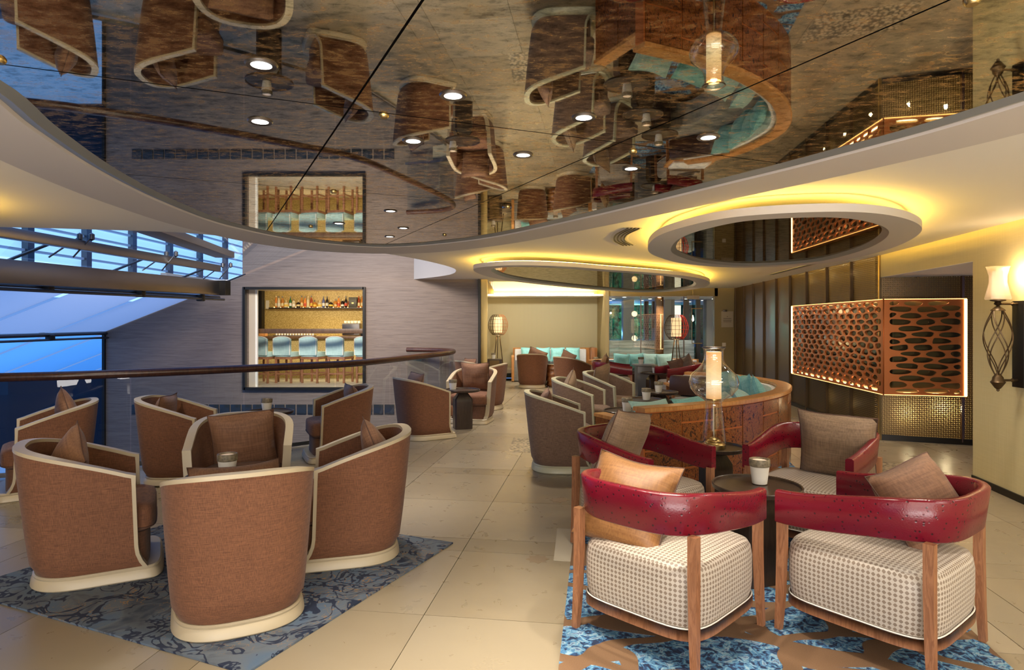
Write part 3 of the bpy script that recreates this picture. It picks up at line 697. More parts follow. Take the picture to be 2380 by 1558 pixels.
e = thing('exit_sign', 'small dim sign box hanging from the ceiling before the glass wall', 'sign', (4.45, 15.6, 2.12)); MB().box((0, 0, 0), (.30, .05, .09), bev=.008).obj('housing', M['jamb'], e); MB().tube([(0, 0, .04), (0, 0, .24)], .008, 6).obj('hanger', M['steel'], e)
drop_ring('ceiling_ring', 'added out-of-view dropped ring carrying the yellow cove glow at the far left', [(-4.6 + 1.0 * math.cos(k * PI / 6), 3.95 + 1.0 * math.sin(k * PI / 6), ) for k in range(12)], 2.22, .055, 1, .2, '')  # ring added outside the frame to carry the glow at ceiling left

# ---------------------------------------------------------------- rugs
def rug(name, label, poly, mat):
    cx_ = sum(p[0] for p in poly) / 4; cy_ = sum(p[1] for p in poly) / 4
    o = MB().prism([(p[0] - cx_, p[1] - cy_) for p in poly], 0, .010).obj(name, mat, smooth=False); o.location = (cx_, cy_, .001)
    return tag(o, label, 'rug')
rug('area_rug', 'grey-blue veined rug under the four foreground brown tub chairs', [(-1.13, 2.70), (-.40, 4.30), (-2.36, 5.13), (-3.09, 3.533)], M['rug_grey'])
rug('area_rug', 'bright blue and tan branch-patterned rug under the burgundy armchairs', [(.115, 2.10), (.51, 5.03), (3.0, 6.95), (2.03, 2.10)], M['rug_blue'])
rug('area_rug', 'blue patterned rug inside the round sofa group', [(1.35, 7.0), (2.5, 7.0), (2.5, 9.0), (1.9, 9.4)], M['rug_blue'])
rug('area_rug', 'far blue patterned rug between the two distant red armchairs', [(1.7, 11.0), (3.4, 10.8), (3.4, 13.2), (1.6, 13.2)], M['rug_blue'])

# ---------------------------------------------------------------- pillow
def pillow_meshes(size, th, fab, pip, seed):
    rnd = random.Random(seed); n = 14; h = size / 2; top = []; bot = []
    ph = [rnd.uniform(0, 6) for _ in range(4)]
    def P(i, j, s):
        u = -1 + 2 * i / n; v = -1 + 2 * j / n
        pin = 1 - .07 * (1 - u * u) ; pinv = 1 - .07 * (1 - v * v)
        x = h * u * (pinv if abs(u) > .0 else 1); y = h * v * pin
        t = ((1 - abs(u) ** 2.6) * (1 - abs(v) ** 2.6)) ** .55
        w = .006 * math.sin(5 * u + ph[0] + 3 * v) * (1 - abs(v)) + .004 * math.sin(9 * v + ph[1]) * (1 - abs(u))
        return Vector((x, s * (th / 2 * t + w * t), y + .006 * math.sin(3 * u + ph[2])))
    m = MB(); m.grid([[P(i, j, 1) for i in range(n + 1)] for j in range(n + 1)]); m.grid([[P(i, j, -1) for i in range(n + 1)] for j in range(n + 1)])
    e = [P(i, 0, 0) for i in range(n)] + [P(n, j, 0) for j in range(n)] + [P(i, n, 0) for i in range(n, 0, -1)] + [P(0, j, 0) for j in range(n, 0, -1)]
    q = MB().tube(e, .0035, 5, closed=True, up=(0, 1, 0))
    return m.mesh('throw_pillow', fab, angle=70), q.mesh('piping', pip)
PM = {}
def pillow(label, group, mat, size=.43, kind='tub', M0=None, loc=(0, 0, 0), rot=(0, 0, 0), th=.16, seed=0, pip=None):
    """rot: euler degrees applied in the holder's frame; pillow lies in its XZ plane"""
    key = (mat, size, th, seed % 4)
    if key not in PM: PM[key] = pillow_meshes(size, th, M[mat], M[pip or 'piping'] if mat.startswith('pillow') else M[mat], seed)
    a, b = PM[key]
    o = link('throw_pillow', a); tag(o, label, 'pillow', group); link('piping', b, o)
    mw = (M0 or Matrix()) @ Matrix.Translation(loc) @ Euler([R(x) for x in rot]).to_matrix().to_4x4()
    o.location = mw.to_translation(); o.rotation_euler = mw.to_euler(); return o

# ---------------------------------------------------------------- tub chair (front towards local +y)
def dshape(w, b, f, n=2.7, inset=0, k=26):
    """open D outline from the right front corner round the back to the left front corner"""
    out = []
    w -= inset; b -= inset
    for i in range(7): out.append(Vector((w, f * (1 - i / 7.0), 0)))
    for i in range(k + 1):
        a = PI * i / k; c, s = math.cos(a), math.sin(a)
        out.append(Vector((w * (1 if c > 0 else -1) * abs(c) ** (2 / n), -b * max(0, s) ** (2 / n), 0)))
    for i in range(1, 8): out.append(Vector((-w, f * i / 7.0, 0)))
    return out
def make_tub(label, fab='tub', group='brown tub chairs', cream='cream'):
    t = thing('tub_chair', label, 'armchair', (0, 0, 0), 0, group)
    WB, BB, WT, BT, TH = .305, .30, .362, .385, .050
    def ztop(p): 
        u = min(1, max(0, (.20 - p.y) / .58)); return .600 + .172 * (1.35 * u - .35 * u * u)
    def fr(z): return .20 + .02 * (1 - min(1, z / .6)) + (.10 * (1 - z / .20) ** 2 if z < .20 else 0)
    rows_o = []; rows_i = []; NV = 12
    base = dshape(WB, BB, 1.0); topo = dshape(WT, BT, 1.0)
    def pt(i, v, inset):
        B_ = dshape(WB, BB, 1.0, inset=inset)[i] if False else None
    bo = dshape(WB, BB, 1, inset=0); to = dshape(WT, BT, 1, inset=0); bi = dshape(WB, BB, 1, inset=TH); ti = dshape(WT, BT, 1, inset=TH)
    for j in range(NV + 1):
        v = (j / NV); ro = []; ri = []
        for i in range(len(bo)):
            zt = ztop(Vector((0, to[i].y * .20 if to[i].y > 0 else to[i].y, 0)))
            z = .07 + (zt - .07) * v; g = ((z - .07) / .73) ** .8; inn_ = .022 * max(0, 1 - (z - .07) / .05)
            def q(b, t_, s_):
                x = b.x + (t_.x - b.x) * g; y = b.y + (t_.y - b.y) * g
                if b.y > 0: y = b.y * fr(z) ; y = max(y, 0)
                l = math.hypot(x, y) or 1
                return Vector((x - x / l * inn_ * s_, y - (y / l * inn_ * s_ if b.y <= 0 else 0), z))
            ro.append(q(bo[i], to[i], 1)); ri.append(q(bi[i], ti[i], 0))
        rows_o.append(ro); rows_i.append(ri)
    m = MB(); m.grid(rows_o); m.grid([list(reversed(r)) for r in rows_i])
    m.grid([rows_o[-1], rows_i[-1]]); 
    for e in (0, -1): m.grid([[r[e] for r in rows_o], [r[e] for r in rows_i]])
    m.obj('shell', M[fab], t, angle=50)
    # trim: rectangular strip over the rim and down both front edges
    mid = lambda a, b: (a + b) / 2
    rim = [mid(a, b) + Vector((0, 0, .010)) for a, b in zip(rows_o[-1], rows_i[-1])]
    nrm = [(a - b).normalized() for a, b in zip(rows_o[-1], rows_i[-1])]
    fr_r = [mid(rows_o[j][0], rows_i[j][0]) + Vector((0, .010, 0)) for j in range(NV)]; fr_l = [mid(rows_o[j][-1], rows_i[j][-1]) + Vector((0, .010, 0)) for j in range(NV)]
    path = fr_r + [rim[0] + Vector((0, .010, 0))] + rim[1:-1] + [rim[-1] + Vector((0, .010, 0))] + fr_l[::-1]
    nr = [Vector((1, 0, 0))] * NV + nrm + [Vector((-1, 0, 0))] * NV
    sec = []; hw, hd_ = .028, .010
    for i, p in enumerate(path):
        a = path[max(0, i - 1)]; b = path[min(len(path) - 1, i + 1)]; tg = (b - a).normalized(); n_ = nr[i]; n_ = (n_ - tg * n_.dot(tg)).normalized(); u = tg.cross(n_)
        corner = i in (NV, len(path) - 1 - NV)
        k_ = 1.35 if corner else 1
        sec.append([p + n_ * hw + u * hd_ * k_, p - n_ * hw + u * hd_ * k_, p - n_ * hw - u * hd_ * k_, p + n_ * hw - u * hd_ * k_])
    m = MB(); m.grid([s_ + [s_[0]] for s_ in sec]); m.add(sec[0], [(0, 1, 2, 3)]); m.add(sec[-1], [(3, 2, 1, 0)])
    m.obj('trim', M[cream], t, angle=35)
    # base ring (solid D with rounded front)
    def dsolid(w, b, f):
        a = [Vector((p.x, p.y, 0)) for p in dshape(w, b, f - .07)]
        out = [Vector((w * math.cos(q) if abs(math.cos(q)) > 1e-6 else 0, (f - .07) + .07 * math.sin(q), 0)) for q in [PI - i * PI / 10 for i in range(1, 10)]]
        fr__ = [Vector((-w * (1 - (1 - math.cos(0)) ) , f - .07, 0))]
        out = [Vector((w * (abs(math.cos(q)) ** .45) * (1 if math.cos(q) > 0 else -1), (f - .07) + .07 * math.sin(q) ** .8, 0)) for q in [PI - i * PI / 12 for i in range(1, 12)]]
        return a + out
    m = MB(); prof = [(.012, 0), (.02, .008), (.016, .035), (.004, .055), (.008, .066), (.0, .074)]
    rws = [[Vector((p.x, p.y, z)) for p in dsolid(WB - .012 + d_, BB - .012 + d_, .345 + d_)] for d_, z in prof]
    m.grid([r + [r[0]] for r in rws]); m.add(rws[-1], [tuple(range(len(rws[-1])))]); m.add(rws[0], [tuple(range(len(rws[0])))[::-1]])
    m.obj('base', M[cream], t, angle=35)
    rws = [[Vector((p.x, p.y, z)) for p in dsolid(.262 + d_, .262 + d_, .29 + d_)] for d_, z in ((.0, .074), (.0, .262), (-.01, .268))]
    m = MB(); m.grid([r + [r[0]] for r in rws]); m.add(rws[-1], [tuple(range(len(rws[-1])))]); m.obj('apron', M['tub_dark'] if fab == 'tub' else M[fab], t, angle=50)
    rws = [[Vector((p.x, p.y, z)) for p in dsolid(.285 + d_, .30 + d_, .325 + d_)] for d_, z in ((-.03, .27), (-.004, .285), (0, .31), (0, .39), (-.006, .415), (-.04, .432), (-.15, .442), (-.26, .444))]
    m = MB(); m.grid([r + [r[0]] for r in rws]); m.add(rws[-1], [tuple(range(len(rws[-1])))]); m.add(rws[0], [tuple(range(len(rws[0])))[::-1]]); sc_ = m.obj('seat_cushion', M[fab], t, angle=60)
    l = [p + Vector((0, 0, .0)) for p in rws[2]]; MB().tube([(p.x, p.y, .292) for p in l], .004, 5, closed=True).obj('piping', M['piping'], sc_)
    return t
TW = make_tub('brown woven tub chair at left, open side to the right, nearest the left edge of the grey-blue rug')
TG = make_tub('grey-brown tub chair beside the burgundy armchairs, nearest of the row of three', 'tub_grey', 'grey-brown tub chairs facing the round sofa', 'cream_green')
def tub(src, x, y, fx, fy, label, group, pil=None, pm='pillow_brown', prot=(-14, 0, 0), ploc=(0, -.19, .64), ps=.43, first=False, z=0, seed=0):
    rz = face(fx, fy)
    if first: o = src; o.location = (x, y, z); o.rotation_euler = (0, 0, rz); o['label'] = label; o['group'] = group
    else: o = dup(src, (x, y, z), rz, label, group)
    if pil:
        M0 = Matrix.Translation((x, y, z)) @ Matrix.Rotation(rz, 4, 'Z')
        pillow(pil, 'brown pillows in the tub chairs', pm, ps, M0=M0, loc=ploc, rot=prot, seed=seed)
    return o
G1 = 'four brown tub chairs on the grey-blue rug'; G2 = 'brown tub chairs by the glass balustrade'; G3 = 'grey-brown tub chairs facing the round sofa'; G4 = 'brown tub chairs at the far wall sofa'
ZR = .011
tub(TW, -2.51, 3.82, .87, .48, 'brown tub chair at left, its open side facing right, on the grey-blue rug corner', G1, 'brown pillow with one corner up, in the left foreground tub chair', prot=(-18, 28, 12), ploc=(-.02, -.14, .63), ps=.40, first=True, z=ZR)
tub(TW, -1.405, 3.27, -.45, .89, 'brown tub chair seen squarely from behind, closest to the camera', G1, 'flat brown pillow just showing over the rim of the closest tub chair', prot=(-50, 0, 4), ploc=(.0, .02, .575), ps=.46, z=ZR, seed=1)
tub(TW, -1.05, 4.13, -.96, -.28, 'brown tub chair right of the closest one, opening to the left', G1, 'brown pillow showing a pointed corner in the right foreground tub chair', prot=(-24, 26, -10), ploc=(.04, -.17, .63), ps=.40, z=ZR, seed=2)
tub(TW, -1.97, 4.62, .30, -.95, 'brown tub chair facing the camera behind the white cup', G1, 'square brown pillow standing upright in the tub chair that faces the camera', prot=(-14, 4, 0), ploc=(0, -.17, .60), ps=.46, z=ZR, seed=3)
tub(TW, -4.16, 5.68, -.80, -.60, 'brown tub chair cut by the left edge of the picture, turned away left', G2, 'brown pillow tip in the tub chair at the left picture edge', ploc=(0, -.15, .66), prot=(-14, 20, 0), seed=1)
tub(TW, -3.18, 6.12, .98, .16, 'brown tub chair against the balustrade, back of the second row at left', G2, 'brown pillow low in the second-row tub chair opening right', ploc=(0, -.17, .60), prot=(-14, 0, 0), seed=2)
tub(TW, -1.95, 7.10, -.90, -.42, 'brown tub chair opening left towards the yellow-topped round table', G2, 'brown pillow in the second-row tub chair opening left', ploc=(0, -.17, .60), prot=(-14, 0, 0), seed=3)
tub(TW, -1.16, 8.33, .85, .53, 'brown tub chair with its closed back to the camera, under the handrail bend', G2, 'brown pillow edge above the closed back of the chair under the handrail bend', ploc=(0, -.14, .64), seed=0)
tub(TW, -.60, 9.68, -.22, -.97, 'brown tub chair facing the camera by the aisle with a big square pillow', G2, 'large square brown pillow in the aisle tub chair facing the camera', ploc=(0, -.17, .66), prot=(-13, 0, 0), ps=.46, seed=1)
tub(TW, -.47, 11.1, -.95, .25, 'brown tub chair half hidden behind the aisle chair', G2)
tub(TW, -.68, 11.98, .75, .5, 'brown tub chair farthest along the balustrade, by the handrail end', G2, 'dark brown pillow in the farthest balustrade chair', ploc=(0, -.17, .62), seed=2)
tub(TW, .47, 14.72, .12, 1, 'brown tub chair back-on in the aisle before the far wall sofa', G4, 'brown pillow tip above the back-on chair at the far sofa', ploc=(0.1, -.14, .68), prot=(-10, 20, 0), seed=3)
tub(TW, 1.27, 13.35, .80, .60, 'rosy brown tub chair right of the carved stump table', G4, 'brown pillow tip in the chair right of the stump table', ploc=(0, -.15, .68), prot=(-10, 15, 0), seed=0)
tub(TG, .51, 6.57, 1, -.03, 'grey-brown tub chair nearest in the row of three facing the round sofa', G3, 'brown pillow low in the nearest grey-brown tub chair', ploc=(0, -.18, .60), prot=(-14, 0, 0), first=True, seed=1)
tub(TG, .90, 8.10, .93, -.36, 'grey-brown tub chair in the middle of the row of three', G3, 'brown pillow with a pointed corner in the middle grey-brown tub chair', 'pillow_tan', ploc=(0, -.17, .66), prot=(-12, 34, 0), ps=.38, seed=2)
tub(TG, 1.42, 9.12, .82, -.57, 'grey-brown tub chair farthest in the row of three', G3, 'large tan pillow in the farthest grey-brown tub chair', 'pillow_tan', ploc=(0, -.16, .67), prot=(-12, 6, 0), ps=.46, seed=3)

# ---------------------------------------------------------------- burgundy armchair
def superpath(a, b, n, k0, k1, k=36, y_front=None):
    out = []
    for i in range(k + 1):
        t_ = k0 + (k1 - k0) * i / k; c, s = math.cos(t_), math.sin(t_)
        out.append(Vector((a * (1 if c > 0 else -1) * abs(c) ** (2 / n), b * (1 if s > 0 else -1) * abs(s) ** (2 / n), 0)))
    return out
def make_red(label):
    t = thing('armchair', label, 'armchair', (0, 0, 0), 0, 'burgundy leather armchairs')
    # seat block with UVs for the dotted cloth
    me_rows = []; prof = [(-.004, .168), (.002, .19), (.008, .25), (.008, .36), (.002, .405), (-.010, .428), (-.035, .440), (-.12, .450), (-.22, .456), (-.288, .458), (-.3249, .459)]
    a0, b0 = .318, .328
    K_ = 64
    vs = []; uvs = []; fs = []
    per = 0; ring0 = superpath(a0, b0, 4.8, 0, 2 * PI, K_)
    acc = [0]
    for i in range(K_): acc.append(acc[-1] + (ring0[i + 1] - ring0[i]).length)
    for j, (d_, z) in enumerate(prof):
        r_ = superpath(a0 + d_, b0 + max(d_, -b0 + .0002), 4.8 if d_ > -.1 else 4.2, 0, 2 * PI, K_)
        for i in range(K_ + 1): vs.append((r_[i].x, r_[i].y, z)); uvs.append((acc[i], z) if j < 6 else (r_[i].x, r_[i].y))
    n = K_ + 1
    for j in range(len(prof) - 1):
        for i in range(K_): fs.append((j * n + i, j * n + i + 1, (j + 1) * n + i + 1, (j + 1) * n + i))
    me = bpy.data.meshes.new('seat'); me.from_pydata(vs, [], fs); ul = me.uv_layers.new(name='UVMap')
    for p in me.polygons:
        top = min(v // n for v in p.vertices) >= 5
        for li in p.loop_indices:
            vi = me.loops[li].vertex_index; ul.data[li].uv = (vs[vi][0], vs[vi][1]) if top else (acc[vi % n], vs[vi][2])
        p.use_smooth = True
    me.materials.append(M['dots']); st = link('seat', me, t)
    MB().tube([(p.x, p.y, .176) for p in superpath(a0 + .006, b0 + .006, 4.8, 0, 2 * PI, 48)[:-1]], .0035, 5, closed=True).obj('piping', M['cup_white'], st)
    m = MB(); o1 = superpath(a0 + .010, b0 + .010, 4.8, 0, 2 * PI, 48)[:-1]; o2 = superpath(a0 - .05, b0 - .05, 4.8, 0, 2 * PI, 48)[:-1]
    rr = [[Vector((p.x, p.y, z)) for p in o_] for o_, z in ((o2, .125), (o1, .125), (o1, .170), (o2, .170))]
    m.grid([r + [r[0]] for r in rr]); m.add(rr[2], [tuple(range(len(rr[2])))]); m.obj('seat_frame', M['oak'], t)
    # posts
    for sx_ in (1, -1):
        for sy_, zt in ((1, .535), (-1, .585)):
            x0, y0 = sx_ * .307, sy_ * .316; sp = .012
            m = MB(); prof4 = []
            for z, hw, ox in ((0, .015, sp), (.16, .018, .005), (.40, .020, 0), (zt, .020, 0)):
                prof4.append([Vector((x0 + sx_ * ox + hw * cx_, y0 + sy_ * ox + hw * cy_, z)) for cx_, cy_ in ((1, 1), (-1, 1), (-1, -1), (1, -1))])
            m.grid([r + [r[0]] for r in prof4]); m.add(prof4[0], [(3, 2, 1, 0)]); m.add(prof4[-1], [(0, 1, 2, 3)])
            m.obj('leg', M['oak'], t, angle=30)
    # leather band
    pth = [Vector((.318, .335 - .05 * i, 0)) for i in range(5)] + [Vector((p.x, p.y, 0)) for p in superpath(.318, .365, 3.3, 0, -PI, 40)] + [Vector((-.318, .135 + .05 * i, 0)) for i in range(5)]
    nn_ = []; rws = []
    for i, p in enumerate(pth):
        a = pth[max(0, i - 1)]; b = pth[min(len(pth) - 1, i + 1)]; tg = (b - a).normalized(); nn_.append(Vector((-tg.y, tg.x, 0)))
    c0 = Vector((0, 0, 0))
    for i, p in enumerate(pth):
        n_ = nn_[i]
        if n_.dot(p) < 0: n_ = -n_
        u = min(1, max(0, (.335 - p.y) / .68)); zt = .675 + .085 * (u * u * (3 - 2 * u)); zb = zt - .155 - .030 * u
        lean = .02 * u; th = .024
        sec = []
        for (o_, z_) in ((-th, zb + .008), (-th + .008, zb), (th - .008, zb), (th, zb + .008), (th, zt - .010), (th - .01, zt), (-th + .01, zt), (-th, zt - .010)):
            q = p + n_ * (o_ + lean * (z_ - zb) / .16); sec.append(Vector((q.x, q.y, z_)))
        rws.append(sec)
    m = MB(); m.grid([s_ + [s_[0]] for s_ in rws]); m.add(rws[0], [tuple(range(8))]); m.add(rws[-1], [tuple(range(8))[::-1]])
    m.obj('backrest_band', M['leather'], t, angle=60)
    return t
TR = make_red('x')
GR = 'burgundy armchairs round the near tray table'; GF = 'burgundy armchairs by the far sofa'
def red(x, y, fx, fy, label, group, first=False, z=ZR):
    rz = face(fx, fy)
    if first: TR.location = (x, y, z); TR.rotation_euler = (0, 0, rz); TR['label'] = label; TR['group'] = group
    else: dup(TR, (x, y, z), rz, label, group)
    return Matrix.Translation((x, y, z)) @ Matrix.Rotation(rz, 4, 'Z')
m1 = red(.770, 3.115, .70, .71, 'burgundy leather armchair at front left of the tray table, gold pillow in it', GR, True)
pillow('glossy gold-brown pillow leaning in the front left burgundy armchair', 'pillows in the burgundy armchairs', 'pillow_gold', .46, M0=m1, loc=(-.165, -.12, .60), rot=(-34, 5, 8), th=.20, seed=1)
m2 = red(1.752, 3.03, -.62, .785, 'burgundy leather armchair at front right, nearest the right picture edge', GR)
pillow('crumpled brown pillow tipped diagonally in the front right burgundy armchair', 'pillows in the burgundy armchairs', 'pillow_brown', .40, M0=m2, loc=(.17, -.12, .625), rot=(-30, -14, -22), th=.22, seed=2)
m3 = red(.87, 4.24, .62, -.785, 'burgundy leather armchair behind left, facing the camera beside the glass lamp', GR)
pillow('tan pillow with a raised corner in the back left burgundy armchair', 'pillows in the burgundy armchairs', 'pillow_tan', .50, M0=m3, loc=(.09, -.10, .665), rot=(-20, -10, 14), th=.2, seed=3)
m4 = red(2.02, 4.25, -.70, -.72, 'burgundy leather armchair behind right, facing the camera with a large tan pillow', GR)
pillow('large tan pillow upright in the back right burgundy armchair', 'pillows in the burgundy armchairs', 'pillow_tan', .49, M0=m4, loc=(-.10, -.15, .65), rot=(-16, -3, 4), th=.2, seed=0)
m5 = red(1.93, 12.1, 1, -.12, 'burgundy armchair far back, its side to the camera, left of the far table', GF)
pillow('peach pillow in the far left burgundy armchair', 'pillows in the burgundy armchairs', 'pillow_gold', .40, M0=m5, loc=(0, -.17, .68), rot=(-14, 10, 0), seed=2)
m6 = red(3.02, 11.5, -1, -.12, 'burgundy armchair far back, right of the far table, behind the glass lamp', GF)
pillow('tan pillow in the far right burgundy armchair', 'pillows in the burgundy armchairs', 'pillow_tan', .44, M0=m6, loc=(-.08, -.15, .68), rot=(-14, 14, 0), seed=1)
pillow('brown pillow lying beside the tan one in the far right burgundy armchair', 'pillows in the burgundy armchairs', 'pillow_brown', .40, M0=m6, loc=(.10, -.05, .64), rot=(-30, 10, 20), seed=3)

# ---------------------------------------------------------------- tables and cups
def make_table(label, top='dark'):
    t = thing('side_table', label, 'table', (0, 0, 0), 0, 'round tray tables')
    MB().lathe([(0, .524), (.235, .524), (.246, .530), (.250, .552), (.246, .556), (.240, .552), (.236, .540), (0, .540)], n=48, cap=False).obj('tray_top', M['dark_wood'], t, angle=35)
    m = MB(); rr = []
    for z, a, b in ((0, .125, .10), (.38, .125, .10), (.42, .125, .095), (.52, .055, .05), (.525, .055, .05)):
        rr.append([Vector((a, b * .8, z)), Vector((a * .85, b, z)), Vector((-a * .85, b, z)), Vector((-a, b * .8, z)), Vector((-a, -b * .8, z)), Vector((-a * .85, -b, z)), Vector((a * .85, -b, z)), Vector((a, -b * .8, z))])
    m.grid([r + [r[0]] for r in rr]); m.add(rr[0], [tuple(range(8))[::-1]]); m.add(rr[-1], [tuple(range(8))]); m.obj('pedestal', M['dark_wood'], t, angle=20)
    return t
def make_cup(label):
    t = thing('candle_cup', label, 'candle holder', (0, 0, 0), 0, 'white candle cups with brown bands')
    MB().lathe([(.036, 0), (.042, .004), (.054, .10), (.055, .118), (.048, .118), (.046, .10), (.0, .098)], n=28, cap=True).obj('cup', M['cup_white'], t)
    MB().lathe([(.0545, .104), (.0585, .108), (.0595, .142), (.057, .147), (.049, .147), (.047, .136), (.047, .112)], n=28, cap=False).obj('band', M['cup_band'], t)
    MB().lathe([(0, .137), (.0468, .137)], n=20, cap=False).obj('candle', M['wax'], t)
    return t
TT = TC = None
TAB = [(1.415, 3.67, R(20), ZR, 'dark round tray table in the middle of the four burgundy armchairs', (.04, .06), 'white candle cup on the table among the burgundy armchairs'),
       (-1.74, 3.90, 0.3, ZR, 'dark round tray table hidden among the four foreground tub chairs', (0.0, -.02), 'white candle cup among the four foreground tub chairs'),
       (-2.60, 6.80, 0.3, 0, 'round tray table by the balustrade between the second-row tub chairs', (-.02, -.02), 'white candle cup on the balustrade table of the second row'),
       (-.70, 9.0, .3, 0, 'dark tray table with a tall wedge pedestal by the aisle', (-.14, .02), 'white candle cup on the aisle table beside the balustrade'),
       (1.24, 6.86, 0.2, 0, 'round tray table nearest of the three before the round sofa', (0, -.02), 'white candle cup on the nearest sofa-side table'),
       (1.62, 7.86, 0.2, 0, 'round tray table in the middle of the three before the round sofa', (.04, -.02), 'white candle cup on the middle sofa-side table'),
       (2.03, 8.72, 0.2, 0, 'round tray table farthest of the three before the round sofa', (-.02, -.02), 'white candle cup on the farthest sofa-side table'),
       (2.66, 11.9, 0.2, ZR, 'round tray table between the two far burgundy armchairs', (.02, 0), 'white candle cup between the two far burgundy armchairs')]
for (x, y, rz, z, lab, co, cl_) in TAB:
    if TT is None: TT = make_table(lab); TT.location = (x, y, z); TT.rotation_euler = (0, 0, rz)
    else: dup(TT, (x, y, z), rz, lab)
    if TC is None: TC = make_cup(cl_); TC.location = (x + co[0], y + co[1], z + .541)
    else: dup(TC, (x + co[0], y + co[1], z + .541), 0, cl_)
lt = dup(TT, (1.56, 4.86, 0), .5, 'small dark round table under the big glass lamp'); lt.scale = (.86, .86, 1)
# cube side table, stump and small far tables
ct = thing('cube_table', 'tall dark cube table beside the left lantern floor lamp', 'table', (-.44, 15.75, 0), .05)
MB().box((0, 0, .30), (.38, .34, .60), bev=.01).obj('body', M['dark_wood'], ct); MB().box((0, -.19, .30), (.24, .012, .54)).obj('front_panel', M['bronze_panel'], ct, smooth=False)
dup(TC, (-.46, 15.7, .60), 0, 'white candle cup on the dark cube table by the left lantern lamp')
def stump(x, y, lab, h=.52):
    t = thing('stump_table', lab, 'table', (x, y, 0)); rr = []
    for j in range(22):
        z = h * j / 21; r = .19 + .028 * abs(math.sin(z * 26)) + .02 * math.sin(z * 7); rr.append([Vector((r * (1 + .08 * math.sin(3 * a + z * 9)) * math.cos(a), r * (1 + .08 * math.sin(3 * a + z * 9)) * math.sin(a), z)) for a in [2 * PI * i / 20 for i in range(20)]])
    m = MB(); m.grid([r + [r[0]] for r in rr]); m.add(rr[-1], [tuple(range(20))]); m.add(rr[0], [tuple(range(20))[::-1]]); m.obj('trunk', M['bark'], t, angle=70); return t
stump(1.02, 14.85, 'carved wooden stump table between the two tub chairs of the far sofa'); dup(TC, (1.02, 14.83, .52), 0, 'white candle cup on the carved stump table between two chairs')
stump(2.15, 15.3, 'carved wooden stump table at the right end of the far wall sofa'); dup(TC, (2.02, 15.28, .52), 0, 'white candle cup on the stump table at the sofa end, left one'); dup(TC, (2.28, 15.3, .52), 0, 'white candle cup behind the peach pillow')
pl = thing('pedestal_table', 'tall grey wedge-sided pedestal table behind the far left burgundy armchair', 'table', (2.70, 12.95, 0)); 
m = MB(); m.box((0, 0, .32), (.34, .34, .60), bev=.012); m.obj('body', simple('grey_lacquer', (.17, .17, .18), .3), pl); MB().box((0, 0, .635), (.44, .40, .03), bev=.006).obj('top', simple('grey_top', (.22, .22, .23), .3), pl)
dup(TC, (2.62, 12.9, .65), 0, 'white candle cup on the tall grey pedestal table')

# ---------------------------------------------------------------- glass table lamp
gl = thing('table_lamp', 'tall clear glass bulb lamp with a glowing cylinder shade and brass foot', 'lamp', (1.545, 4.86, .541))
MB().lathe([(.088, 0), (.09, .012), (.088, .028), (.074, .036), (.070, .046), (.056, .052), (.052, .060), (.036, .068), (.034, .076), (.012, .082)], n=36).obj('foot', M['brass'], gl)
MB().lathe([(.0065, .08), (.0065, .37)], n=10).obj('stem', M['brass'], gl)
MB().lathe([(.092, .045), (.086, .10), (.070, .24), (.060, .335), (.060, .355), (.085, .375), (.135, .405), (.175, .455), (.186, .505), (.170, .56), (.12, .605), (.085, .645), (.070, .69), (.072, .745), (.085, .765)], n=48, cap=False).obj('glass_body', M['lamp_glass'], gl, angle=80)
MB().lathe([(.082, .762), (.088, .764), (.088, .770), (.082, .772), (.082, .762)], n=40, cap=False).obj('rim_ring', M['steel_dark'], gl)
sh = MB().lathe([(.052, .0), (.056, .004), (.056, .36), (.052, .36)], n=36, cap=False).obj('lamp_shade', M['lamp_shade'], gl); sh.location = (0, 0, .375)
MB().lathe([(.0, .368), (.054, .368), (.054, .378), (.0, .378)], n=30).obj('shade_holder', M['brass'], gl)
point('lamp_bulb', (0, 0, .70), 3.0, (1, .72, .42), .03, gl)

# ---------------------------------------------------------------- cage floor lamps
def cage_lamp(x, y, lab, accent, col, zc=1.44, r=.26):
    t = thing('floor_lamp', lab, 'lamp', (x, y, 0))
    prof = [(.13, .26), (.19, .20), (.245, .06), (.25, -.05), (.21, -.17), (.14, -.26)]
    pc = [(p.x, p.y) for p in catmull([(a, b, 0) for a, b in prof], 4)]
    for half, mat_ in ((0, M['bronze']), (1, accent)):
        m = MB()
        for k in range(20):
            a = 2 * PI * k / 20
            if (math.cos(a) > .15) != bool(half): continue
            m.tube([(rr * math.cos(a), rr * math.sin(a), zc + z) for rr, z in pc], .0045, 4)
        for q in range(0, len(pc), 3):
            aa = [R(g) for g in (range(-81, 82, 9) if half else range(81, 280, 9))]
            m.tube([(pc[q][0] * math.cos(a), pc[q][0] * math.sin(a), zc + pc[q][1]) for a in aa], .0045, 4)
        m.obj('cage', mat_, t)
    MB().lathe([(.10, zc - .20), (.105, zc - .19), (.105, zc + .19), (.10, zc + .20)], n=24).obj('lamp_shade', M['lantern_glow'], t)
    MB().lathe([(.05, zc - .27), (.14, zc - .262), (.14, zc - .25), (.05, zc - .24)], n=20).obj('collar', M['bronze'], t)
    for k in range(3):
        a = 2 * PI * k / 3 + .4
        MB().tube([(.04 * math.cos(a), .04 * math.sin(a), zc - .25), (.19 * math.cos(a), .19 * math.sin(a), .0)], .011, 6).obj('leg', M['bronze'], t)
    point('lamp_bulb', (0, 0, zc + .35), 2.5, (1, .7, .35), .08, t); point('lamp_bulb', (0, 0, zc - .35), 2.5, (1, .7, .35), .08, t)
cage_lamp(-.36, 16.35, 'lantern floor lamp with a round wire cage by the olive wall at left', simple('orange_cage', (.45, .16, .05), .4), 0)
